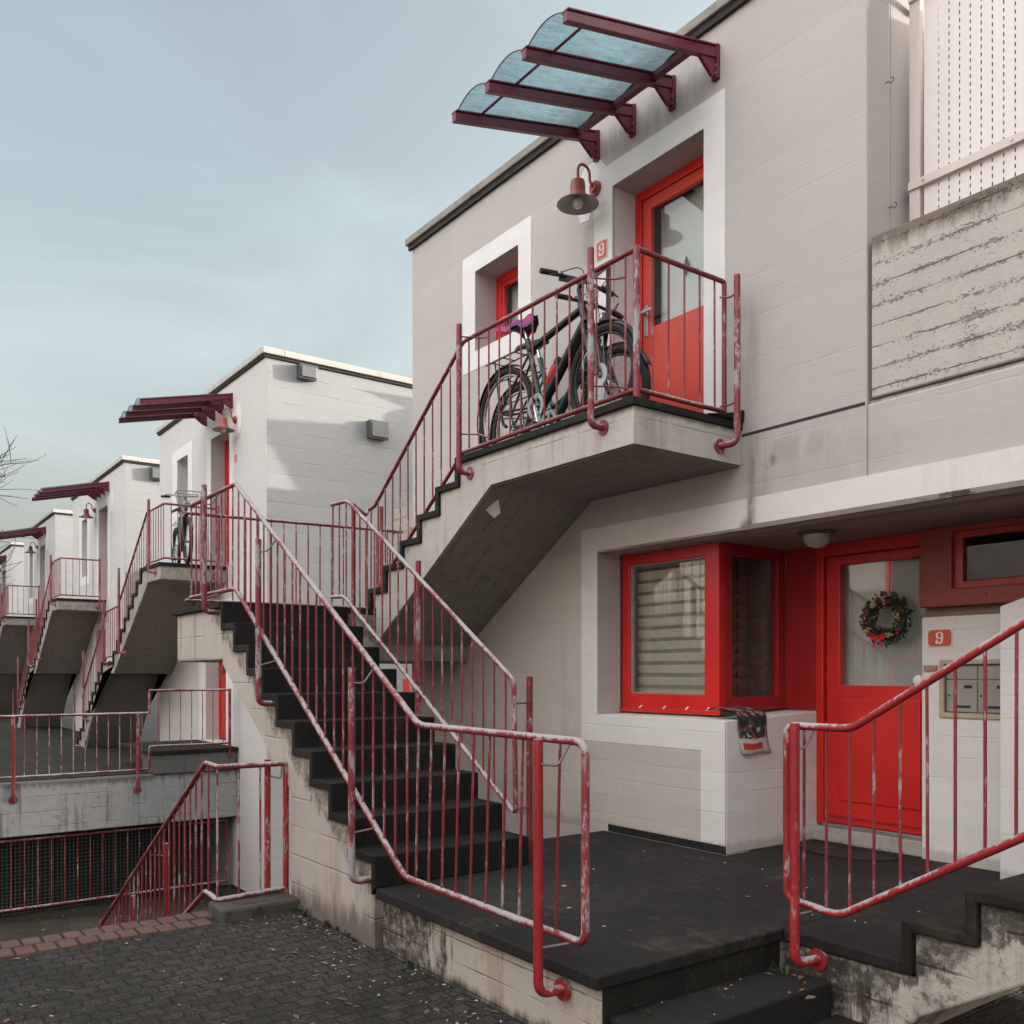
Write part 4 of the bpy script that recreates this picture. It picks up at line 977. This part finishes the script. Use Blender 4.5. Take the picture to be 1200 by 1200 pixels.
# ------------------------------------------------------------------ FAR HOUSES: second house, then copies
offs = [0, -7.8, -15.4, -23.1]
far_labels = ['second house along the row, white with sunlit side wall and two wall floodlights', 'third house along the row, behind the basket bicycle landing', 'fourth house along the row, narrow sliver with shaded side', 'fifth house along the row, cut by the left picture edge']
h2 = thing('apartment_house', far_labels[0], 'house', (-14.8, YF, -.2), 'row of concrete houses')
w2 = (-16.3, -15.7, 3.55, 4.93); d2 = (-14.5, -13.65, 2.85, 4.93); l2 = (-14.76, -13.80, .15, 2.2)
MB().grid_wall([-17.4, -12.2], [-2.1, 5.62], YF, 4.98, [w2, d2, l2]).build('front_wall', M['wall_far'], h2, bevel=.014)
MB().box(-12.452, -12.198, 4.768, 9.0, -2.1, 5.598).build('side_wall', M['wall_shade'], h2, bevel=.006)
MB().box(-17.4, -17.15, 5.0, 9.0, -2.1, 5.62).box(-17.15, -12.46, 8.75, 9.0, -2.1, 5.62).build('side_wall', M['wall_far'], h2)
MB().box(-17.15, -12.46, 5.0, 8.75, 5.4, 5.6).build('roof', M['coping'], h2)
MB().box(-17.46, -12.14, YF-.06, YF+.25, 5.64, 5.73).box(-12.45, -12.14, YF+.25, 9.05, 5.64, 5.73).box(-17.46, -17.2, YF+.25, 9.05, 5.64, 5.73).build('roof_coping', M['coping_far'], h2, bevel=.01)
MB().box(-17.43, -12.17, YF-.03, YF-.001, 5.60, 5.638).box(-12.199, -12.17, YF, 9.0, 5.60, 5.638).build('drip_edge', M['gap'], h2)
frame_band(h2, -16.6, -15.45, 3.35, 5.12, w2, M['white']); frame_band(h2, -14.72, -13.46, 2.85, 5.11, d2, M['white'], bottom=False); frame_band(h2, -15.1, -13.5, .15, 2.35, l2, M['white'], bottom=False)
MB().prism([(-13.46,5.11),(-13.3,5.22),(-13.18,5.18),(-13.14,5.05),(-13.14,4.86),(-13.22,4.74),(-13.46,4.70)], 'y', YF-.0045, YF+.001).build('painted_patch', M['white'], h2)
casement(h2, w2[0], w2[1], w2[2], w2[3], 4.975, M['white_metal'])
panel_door(h2, d2[0], d2[1], 2.87, d2[3], 4.965, M['red'], 3.86)
panel_door(h2, l2[0], l2[1], .17, l2[3], 4.955, M['red'], 1.2)
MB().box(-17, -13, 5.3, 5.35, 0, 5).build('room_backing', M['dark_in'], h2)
wf = MB().box(-12.205, -12.185, 6.93, 7.03, .93, 1.13).build('basement_window', M['red'], h2)
c2 = canopy(-14.73, 'maroon canopy over the second house, seen edge on')
# straight two flight staircase of the second house
s2 = thing('staircase', 'straight concrete staircase of the second house with dark soffit, carrying the basket bicycle', 'staircase', (-17, 4.2, -.2), 'outdoor concrete staircases')
n1, n2 = 8, 9
xa = [-14.85-.255*k for k in range(n1)]; za = [ZU-rise*k for k in range(n1+1)]
xm = xa[-1]-.85; xb = [xm-.255*k for k in range(n2)]; zb = [za[-1]-.181*k for k in range(n2+1)]
up = []
for x, z0, z1 in zip(xa, za[:-1], za[1:]): up += [(x,z0),(x,z1)]
for x, z0, z1 in zip(xb, zb[:-1], zb[1:]): up += [(x,z0),(x,z1)]
lo = [(x+c, z-c) for x, z in up]
MB().prism([(-13.80,ZU)] + up + list(reversed(lo)) + [(-13.80,ZU-c)], 'y', 3.755, YF-.001).build('tread_covering', M['treadm'], s2)
MB().prism([(-13.815,ZU-c)] + lo + [(xb[-1]+c, zb[-1]-.1), (xb[-1]+.45, zb[-1]-.1), (xm+.05, 1.22), (xm+.85, 1.22), (-14.48, 2.60), (-13.815, 2.60)], 'y', 3.78, YF-.002).build('flights', M['landing'], s2, bevel=.006)
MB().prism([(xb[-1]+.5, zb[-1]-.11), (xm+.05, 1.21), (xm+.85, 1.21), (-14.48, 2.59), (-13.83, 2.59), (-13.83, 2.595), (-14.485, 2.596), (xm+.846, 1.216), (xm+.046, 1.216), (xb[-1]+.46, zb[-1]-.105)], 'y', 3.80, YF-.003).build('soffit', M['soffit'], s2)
rr2 = thing('railing', 'thin faded red railing along the staircase of the second house', 'railing', (-17, YU, -.2), 'railings of the farther staircases')
PF = M['pipe_far']
tq = [(-13.86,4.66,3.72),(-13.86,YU,3.72),(-14.80,YU,3.72),(xa[-1],YU,za[-1]+.95),(xm,YU,za[-1]+.90),(xb[-1],YU,zb[-1]+.95)]
bq = [(-13.86,4.66,2.92),(-13.86,YU,2.92),(-14.80,YU,2.92),(xa[-1],YU,za[-1]+.12),(xm,YU,za[-1]+.08),(xb[-1],YU,zb[-1]+.15)]
rail(rr2, 'handrail', tq, PF, .0165); rail(rr2, 'bottom_rail', bq, PF, .0155)
balusters(rr2, tq, bq, PF, .03, plen(tq)-.05, .135)
for (x, z0, z1) in ((-14.10,2.72,3.80), (-15.9,1.55,2.95), (xm+.5,.9+.5,2.5), (-18.6,.35,1.65), (xb[-1]+.1,-.2,.80)):
    post(rr2, x, 3.69, z0, z1, M['pipe_far'], (.05,.09), .021)
post(rr2, -13.74, 4.6, 2.68, 3.75, PF, (-.07,-.03), .021)
bicycle('silver city bicycle with wire basket on the second landing', -14.45, 4.28, ZU+.002, R(-8), M['frame_teal'], step=True, basket=True)
stair_labels = [None, 'concrete staircase of the third house, second dark soffit from the deck railing', 'concrete staircase of the fourth house beside the left picture edge', 'concrete staircase of the fifth house, mostly beyond the left edge']
rail_labels = [None, 'thin faded red railing along the staircase of the third house', 'thin faded red railing along the staircase of the fourth house', 'thin faded red railing along the staircase of the fifth house']
can_labels = [None, 'maroon canopy over the third house door', 'maroon canopy over the fourth house door', 'maroon canopy over the fifth house at the picture edge']
for i in range(1, 4):
    for src, lab in ((h2, far_labels), (s2, stair_labels), (rr2, rail_labels), (c2, can_labels)):
        o = copy_tree(src, None, (offs[i], 0, 0)); o['label'] = lab[i]
wall_lamp(-13.36, 'terracotta bell lamp on the second house, right of its upper door')
wall_lamp(-14.9+offs[1]+.05, 'terracotta bell lamp on the third house front')
wall_lamp(-14.9+offs[2]+.05, 'terracotta bell lamp on the fourth house front')
wall_lamp(-14.9+offs[3]+.05, 'terracotta bell lamp on the fifth house front')
number_plate(-13.37, 4.42, .12, .12, YF-.0005, 'small plain orange plate on the second house, right of its upper door', False)

def floodlight(X, y0, y1, z0, z1, label):
    c = thing('floodlight', label, 'floodlight', (X, (y0+y1)/2, z0), 'box floodlights on the side walls')
    MB().prism([(X,z0+.02),(X,z1),(X+.13,z1),(X+.13,z1-.05),(X+.11,z0)], 'y', y0, y1).build('housing', M['grey_box'], c, bevel=.008)
    MB().box(X+.118, X+.136, y0+.03, y1-.02, z0+.03, z1-.035).build('lens', M['glass_lens'], c, bevel=.004)
floodlight(-12.199, 5.20, 5.47, 5.37, 5.58, 'upper box floodlight under the roof edge of the second house')
floodlight(-12.199, 6.30, 6.62, 4.70, 4.97, 'lower box floodlight in the shade on the side wall of the second house')
floodlight(-12.199+offs[1], 5.25, 5.60, 5.30, 5.56, 'box floodlight on the side wall of the third house')

# side balcony left of the near house, folded parasol and chair
tag(MB().box(-8.9, -8.181, 4.92, 5.10, 2.1, 3.02).box(-8.9, -8.75, 5.10, 6.6, 2.1, 3.02).box(-8.75,-8.181,5.1,6.6,2.1,2.3).build('side_balcony', M['raw'], None, bevel=.01, loc=(-8.5,5,2.1)), 'small rough concrete side balcony at the far corner of the nearest house', 'balcony')
pa = thing('folded_parasol', 'folded white parasol leaning on the small side balcony', 'parasol', (-8.45, 5.3, 2.3))
MB().cyl((-8.55,5.25,2.3),(-8.30,5.30,4.0),.012,8).build('pole', M['white_metal'], pa, True)
MB().tube([(-8.46,5.27,2.9),(-8.42,5.28,3.1),(-8.34,5.29,3.7),(-8.31,5.30,3.95)], [.02,.05,.04,.015], 10).build('cloth', M['sign_white'], pa, True)

# ------------------------------------------------------------------ SUNKEN COURT, DECK, GROUND
struct(MB().box(-300, 300, -300, 300, -2.6, -2.5).build('ground', M['soil'], None))
struct(MB().box(-13.53, -5.2, -14, 9.0, -2.3, -1.95).build('sunken_court', M['court'], None))
struct(MB().prism([(-6.06,-.40),(-6.06,-2.0),(-9.3,-2.0),(-9.1,-1.94),(-6.5,-.50)], 'y', -14, 1.93).build('mossy_bank', M['court'], None))
struct(MB().box(-6.02, 30, -30, 2.468, -2.2, -.356).box(-4.6, 30, 2.468, 3.6, -2.2, -.357).box(-2.7, 30, 3.6, 4.7, -2.2, -.3575).build('paving', M['pave'], None))
# brick edging: two rows of single bricks
be = MB()
for row in range(2):
    y = -3.0 + row*.05
    while y < 1.86:
        L = .104
        xa = -6.02 + row*.168
        be.box(xa+.004+random.uniform(-.003,.003), xa+.161+random.uniform(-.003,.003), y+.004, y+L-.005, -.50, -.346+random.uniform(-.004,.004))
        y += L+.006
struct(tag(be.build('brick_edging', M['brick'], None, bevel=.008), None, None))
tag(MB().box(-5.97, -5.68, 1.93, 2.46, -.40, -.275).build('curb_block', M['curb'], None, bevel=.02, loc=(-5.8,2.1,-.36)), 'dark mossy concrete curb block at the foot of the stair wall', 'curb')
struct(MB().box(-45, -13.545, -14, YF-.002, -.30, -.20).build('deck', M['court'], None))
bm_ = tag(MB().box(-13.545, -13.30, -14, YF-.003, -.90, -.21).build('deck_beam', M['beam'], None, bevel=.015, loc=(-13.4,0,-.9)), 'streaked grey concrete beam above the dark garage grating', 'beam')
tag(MB().box(-13.9, -13.28, 3.55, YF-.003, -.208, .07).build('step_block', M['beam'], None, bevel=.012, loc=(-13.6,4.2,-.2)), 'grey concrete block carrying the raised end of the deck railing', 'block')
tag(MB().box(-15.2, -13.25, 3.5, YF-.003, .072, .125).build('entrance_slab', M['treadm'], None, bevel=.008, loc=(-14,4.2,.1)), 'black slab in front of the lower door of the second house', 'slab')
dk = thing('railing', 'red pipe railing along the concrete deck beam, stepping up at the right end', 'railing', (-13.35, 3, -.2))
XD = -13.33
td = [(XD,-3.0,.66),(XD,3.50,.66)]; bd = [(XD,-3.0,-.13),(XD,3.50,-.13)]
te = [(XD,3.50,.975),(XD,4.66,.975)]; bd2 = [(XD,3.50,.19),(XD,4.66,.19)]
MB().tube(td+te, .017, 10, .02).build('handrail', M['pipe_old'], dk, True)
MB().tube(bd+[(XD,3.50,.19)]+[bd2[1]], .015, 10, .02).build('bottom_rail', M['pipe_old'], dk, True)
balusters(dk, td, bd, M['pipe_old'], .1, 6.4, .145); balusters(dk, te, bd2, PF, .12, 1.05, .155)
for (y, z0, z1) in ((-.2,-.42,.66),(1.80,-.42,.66),(3.33,-.40,.66)): post(dk, XD+.07, y, z0, z1, M['pipe'], (-.04,.0), .024)
post(dk, XD+.06, 4.62, -.02, .99, M['pipe'], (-.03,.0), .022)
gr = thing('garage_grating', 'dark wire grating with red bars filling the opening below the concrete beam', 'grating', (-13.4, 0, -1.95))
XG = -13.40
tg = [(XG,-6,-.965),(XG,4.62,-.965)]; bg = [(XG,-6,-1.86),(XG,4.62,-1.86)]
MB().tube([tg[0],tg[1],bg[1],bg[0]], .018, 8, .02).build('frame', M['pipe_dark'], gr, True)
balusters(gr, tg, bg, M['pipe_dark'], 4.6, 10.5, .16, .008)
wm = MB()
y = -4.0
while y < 4.65: wm.box(-13.475, -13.470, y, y+.006, -1.95, -.9); y += .05
z = -1.93
while z < -.9: wm.box(-13.469, -13.465, -4, 4.65, z, z+.006); z += .05
wm.build('wire_mesh', M['grey_box'], gr)
struct(MB().box(-14.6, -14.5, -14, YF, -2.3, -.3).build('garage_wall', M['gap'], None))

# unseen wall added in the gap, outlined to shade the second house's side wall
SUN = V((.336, .94, .185)).normalized()
gapw = []
YC = 10.2
def cast(Y, z):
    k = (YC-Y)/SUN.y; return (-12.2+SUN.x*k, z+SUN.z*k)
poly = [cast(*q) for q in ((4.2,-4),(4.2,3.78),(5.21,3.80),(4.68,4.56),(4.2,4.60),(4.2,4.70),(4.75,4.74),(5.8,4.85),(6.45,4.87),(6.62,5.15),(6.95,5.27),(6.16,5.42),(7.3,5.46),(9,5.5),(9,-4))]
gw = MB().prism(poly, 'y', YC, YC+.3).build('added_shade_wall', M['wall'], None, loc=(-9,YC,0))
tag(gw, 'added unseen wall shaping the shade on the second house', 'wall')

for i, lab in ((1,'added unseen wall in the gap, shading the third house side'),(2,'added unseen wall in the gap, shading the fourth house side'),(3,'added unseen wall in the gap, shading the fifth house side')):  # unseen walls added to keep low sun off the farther side walls
    tag(MB().box(-12.2+offs[i]-.2, -12.2+offs[i]+2.8, 9.3, 9.55, -2.0, 4.3-.1*i).build('gap_shade_wall', M['wall_far'], None, loc=(-11+offs[i],9.3,0)), lab, 'wall', 'added walls shading the house sides')

# ------------------------------------------------------------------ opposite house (seen in the glass, bounces light)
oh = thing('apartment_house', 'white house across the paved yard with red framed windows, seen in the door glass', 'house', (-8, -8, -.36), 'row of concrete houses')
holes = []
for cx in (-22,-18.5,-15,-11.4,-7.9,-4,0.5,5):
    holes += [(cx-.55,cx+.55,2.9,4.1), (cx-.45,cx+.45,.2,1.6)]
MB().grid_wall([-26, 9], [-2.0, 7.4], -8.25, -8.0, holes).build('front_wall', M['opp'], oh)
for h in holes:
    f = MB().grid_wall([h[0],h[1]], [h[2],h[3]], -8.14, -8.06, [(h[0]+.09,h[1]-.09,h[2]+.09,h[3]-.09)]).build('window', M['red'], oh)
    MB().box(h[0]+.08,h[1]-.08,-8.12,-8.11,h[2]+.08,h[3]-.08).build('pane', M['glass'], f)
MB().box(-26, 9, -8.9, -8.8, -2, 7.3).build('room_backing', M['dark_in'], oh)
MB().box(-26.05, 9.05, -8.3, -7.93, 7.4, 7.5).build('roof_coping', M['coping'], oh)
r9 = thing('railing', 'red railing on the wall of the house across the yard', 'railing', (-10,-6.8,0))
rail(r9,'handrail',[(-14,-6.8,1.6),(-8,-6.8,.2)],P,.02); rail(r9,'bottom_rail',[(-14,-6.8,.8),(-8,-6.8,-.3)],P,.02)
balusters(r9,[(-14,-6.8,1.6),(-8,-6.8,.2)],[(-14,-6.8,.8),(-8,-6.8,-.3)],P,.1,5.9,.2,.01)

# ------------------------------------------------------------------ bare tree at the left edge
tr = thing('bare_tree', 'bare leafless tree reaching in from the left picture edge', 'tree', (-29.15, 1.0, -.2))
tm = MB(); tw = MB()
def limb(p, d, L, r, depth):
    pts = [p]; rs_ = [r]; q = p.copy(); dd = d.copy(); n = 5
    for i in range(n):
        dd = (dd + V((random.gauss(0,.16), random.gauss(0,.16), random.gauss(.02,.10)))).normalized()
        q = q + dd*(L/n); pts.append(q.copy()); rs_.append(r*(1-.75*(i+1)/n)+.004)
        if depth > 0 and i >= 1:
            for _ in range(2 if depth > 1 else 1):
                sd_ = (dd + V((random.gauss(0,.6), random.gauss(0,.6), random.gauss(.1,.4)))).normalized()
                limb(q.copy(), sd_, L*random.uniform(.45,.7), rs_[-1]*.65, depth-1)
    tw.tube(pts, rs_, 7 if r > .03 else 5)
b0 = V((-29.15,1.0,-.2))
tm.tube([b0, b0+V((.1,0,1.5)), b0+V((0,.1,3.6)), b0+V((.1,.1,5.4)), b0+V((0,.2,7.2))], [.24,.19,.15,.09,.03], 10)
for h_, L in ((3.0,2.4),(4.2,2.6),(4.9,3.0),(5.5,2.9),(6.1,2.4),(6.6,1.8)):
    for a in (random.uniform(.7,1.1), random.uniform(2.6,3.4), random.uniform(4.4,5.2)):
        limb(b0+V((.05,.1,h_)), V((math.cos(a)*.95, math.sin(a)*.95, random.uniform(.05,.4))).normalized(), L*random.uniform(.8,1.05), .045, 2)
tm.build('trunk', M['twig'], tr, True); tw.build('branches', M['twig'], tr, True)

# ------------------------------------------------------------------ litter and weeds
def litter(name, mat, spots, smin, smax):
    m = MB()
    for (x0,x1,y0,y1,z,n) in spots:
        for i in range(n):
            x, y = random.uniform(x0,x1), random.uniform(y0,y1); L = random.uniform(smin,smax); w = L*random.uniform(.25,.5); a = random.uniform(0,6.3)
            ca, sa = math.cos(a), math.sin(a); up = random.uniform(.002,.010)
            m.add([(x-L*ca,y-L*sa,z+.002),(x-w*sa,y+w*ca,z+up),(x+L*ca,y+L*sa,z+.003),(x+w*sa,y-w*ca,z+up*.5)], [(0,1,2,3)])
    o = m.build(name, mat, None); o['kind'] = 'stuff'; o['label'] = 'scattered dry leaves and litter'; return o
litter('fallen_leaves', M['dry'], [(-5.9,-3.0,1.9,2.45,-.355,60),(-6,-3,0,2.4,-.355,45),(-13.4,-12,-2,4.6,-1.949,120),(-20,-13.6,-1,3.4,-.199,120),(-2.7,-2.2,3.3,3.6,-.177,14),(-7,-6.1,1.95,2.4,-.6,1)], .012, .035)
litter('pale_litter', M['dryw'], [(-5.9,-3.0,2.1,2.45,-.355,75),(-5.9,-4.6,2.3,2.45,-.355,40),(-6,-3,.6,2.4,-.355,40),(-4.5,-2.8,2.5,4.7,.0005,34),(-2.74,-2.47,2.55,3.55,-.1775,10),(-13.4,-12,-2,4.6,-1.949,60),(-20,-13.6,-1,3.4,-.199,80),(-3.0,-2.15,3.65,4.7,.0005,14)], .005, .018)
wd = MB()
for (cx, cy, cz, n, hh) in ((-5.6,2.43,-.355,14,.05),(-5.2,2.44,-.355,10,.035),(-4.9,2.44,-.355,8,.03),(-4.2,2.45,-.355,8,.05),(-2.72,2.66,-.177,7,.035),(-5.75,2.42,-.355,10,.06),(-7.75,2.46,1.782,12,.05),(-2.66,3.52,-.177,9,.05),(-5.3,2.35,-.355,6,.05)):
    for i in range(n):
        a = random.uniform(0,6.3); x = cx+random.gauss(0,.06); y = cy-abs(random.gauss(0,.02)); h = hh*random.uniform(.4,1.1)
        d = V((math.cos(a),math.sin(a),0)); s_ = V((-d.y,d.x,0))*.006
        b0_ = V((x,y,cz)); wd.add([b0_-s_, b0_+s_, b0_+d*h*.35+V((0,0,h*.8))+s_*1.6, b0_+d*h*.8+V((0,0,h)), b0_+d*h*.35+V((0,0,h*.8))-s_*1.6], [(0,1,2,3,4)])
o = wd.build('weeds', M['weed'], None); o['kind'] = 'stuff'; o['label'] = 'small weeds growing from the wall foot'

# ------------------------------------------------------------------ LIGHT, SKY, CAMERA
elev = math.asin(SUN.z); az = math.atan2(SUN.x, SUN.y)
w = bpy.data.worlds.new('World'); scene.world = w; w.use_nodes = True; nt = w.node_tree
sky = nt.nodes.new('ShaderNodeTexSky'); sky.sky_type = 'NISHITA'; sky.sun_disc = False
sky.sun_elevation = elev; sky.sun_rotation = az; sky.air_density = 1.0; sky.dust_density = 8.0; sky.ozone_density = 1.0; sky.altitude = 100
hs = nt.nodes.new('ShaderNodeHueSaturation'); hs.inputs['Saturation'].default_value = .45; hs.inputs['Hue'].default_value = .485
bg_ = nt.nodes['Background']; bg_.inputs['Strength'].default_value = .15
tn_ = nt.nodes.new('ShaderNodeMix'); tn_.data_type = 'RGBA'; tn_.blend_type = 'MULTIPLY'; tn_.inputs[0].default_value = 1; tn_.inputs[7].default_value = (.93,.985,.965,1)
tc_ = nt.nodes.new('ShaderNodeTexCoord'); mp_ = nt.nodes.new('ShaderNodeMapping'); mp_.inputs['Scale'].default_value = (1.0,1.0,2.6); mp_.inputs['Rotation'].default_value = (.2,.3,.5)
cn_ = nt.nodes.new('ShaderNodeTexNoise'); cn_.inputs['Scale'].default_value = 2.4; cn_.inputs['Detail'].default_value = 7; cn_.inputs['Roughness'].default_value = .58; cn_.inputs['Distortion'].default_value = .6
cr2 = nt.nodes.new('ShaderNodeMapRange'); cr2.interpolation_type = 'SMOOTHSTEP'; cr2.inputs['From Min'].default_value = .42; cr2.inputs['From Max'].default_value = .78; cr2.inputs['To Min'].default_value = 1.0; cr2.inputs['To Max'].default_value = 1.20
cs_ = nt.nodes.new('ShaderNodeVectorMath'); cs_.operation = 'SCALE'
nt.links.new(tc_.outputs['Generated'], mp_.inputs['Vector']); nt.links.new(mp_.outputs[0], cn_.inputs['Vector']); nt.links.new(cn_.outputs['Fac'], cr2.inputs['Value'])
nt.links.new(sky.outputs[0], cs_.inputs[0]); nt.links.new(cr2.outputs[0], cs_.inputs['Scale'])
dp_ = nt.nodes.new('ShaderNodeVectorMath'); dp_.operation = 'DOT_PRODUCT'; dp_.inputs[1].default_value = V((.12,-.48,.87)).normalized()
nt.links.new(tc_.outputs['Generated'], dp_.inputs[0])
vr_ = nt.nodes.new('ShaderNodeMapRange'); vr_.interpolation_type = 'SMOOTHSTEP'; vr_.inputs['From Min'].default_value = .48; vr_.inputs['From Max'].default_value = .92
vm2 = nt.nodes.new('ShaderNodeMix'); vm2.data_type = 'RGBA'; vm2.blend_type = 'MULTIPLY'; vm2.clamp_factor = True; vm2.inputs[7].default_value = (6.3,5.15,4.7,1)  # added warm bright sky overhead, behind the camera, to light the house fronts
nt.links.new(dp_.outputs['Value'], vr_.inputs['Value']); nt.links.new(vr_.outputs[0], vm2.inputs[0]); nt.links.new(tn_.outputs[2], vm2.inputs[6])
nt.links.new(cs_.outputs[0], hs.inputs['Color']); nt.links.new(hs.outputs[0], tn_.inputs[6]); sx_ = nt.nodes.new('ShaderNodeSeparateXYZ'); nt.links.new(tc_.outputs['Generated'], sx_.inputs[0])
hr_ = nt.nodes.new('ShaderNodeMapRange'); hr_.interpolation_type = 'SMOOTHSTEP'; hr_.inputs['From Min'].default_value = .02; hr_.inputs['From Max'].default_value = .42; hr_.inputs['To Min'].default_value = 1; hr_.inputs['To Max'].default_value = 0
hm_ = nt.nodes.new('ShaderNodeMix'); hm_.data_type = 'RGBA'; hm_.blend_type = 'MULTIPLY'; hm_.inputs[7].default_value = (1.19,1.09,1.06,1)
nt.links.new(sx_.outputs[2], hr_.inputs['Value']); nt.links.new(hr_.outputs[0], hm_.inputs[0]); nt.links.new(vm2.outputs[2], hm_.inputs[6]); nt.links.new(hm_.outputs[2], bg_.inputs['Color'])
sl_ = bpy.data.lights.new('Sun', 'SUN'); sl_.energy = 2.3; sl_.angle = R(.6); sl_.color = (1,.93,.84)
so = bpy.data.objects.new('Sun', sl_); COL.objects.link(so); so.rotation_euler = SUN.to_track_quat('Z','Y').to_euler(); so.location = (10,30,20)
cam = bpy.data.cameras.new('Camera'); co = bpy.data.objects.new('Camera', cam); COL.objects.link(co)
co.location = (0,0,1.205); co.rotation_euler = (R(90),0,math.asin(.805)); cam.lens = 1069/1200*36; cam.sensor_width = 36; cam.sensor_fit = 'HORIZONTAL'
cam.shift_y = 190/1200; cam.clip_end = 2000; cam.clip_start = .02
scene.camera = co
scene.view_settings.view_transform = 'Standard'; scene.view_settings.look = 'None'; scene.view_settings.exposure = 1.55; scene.view_settings.gamma = 1
scene.cycles.max_bounces = 8; scene.cycles.diffuse_bounces = 3; scene.cycles.transparent_max_bounces = 12
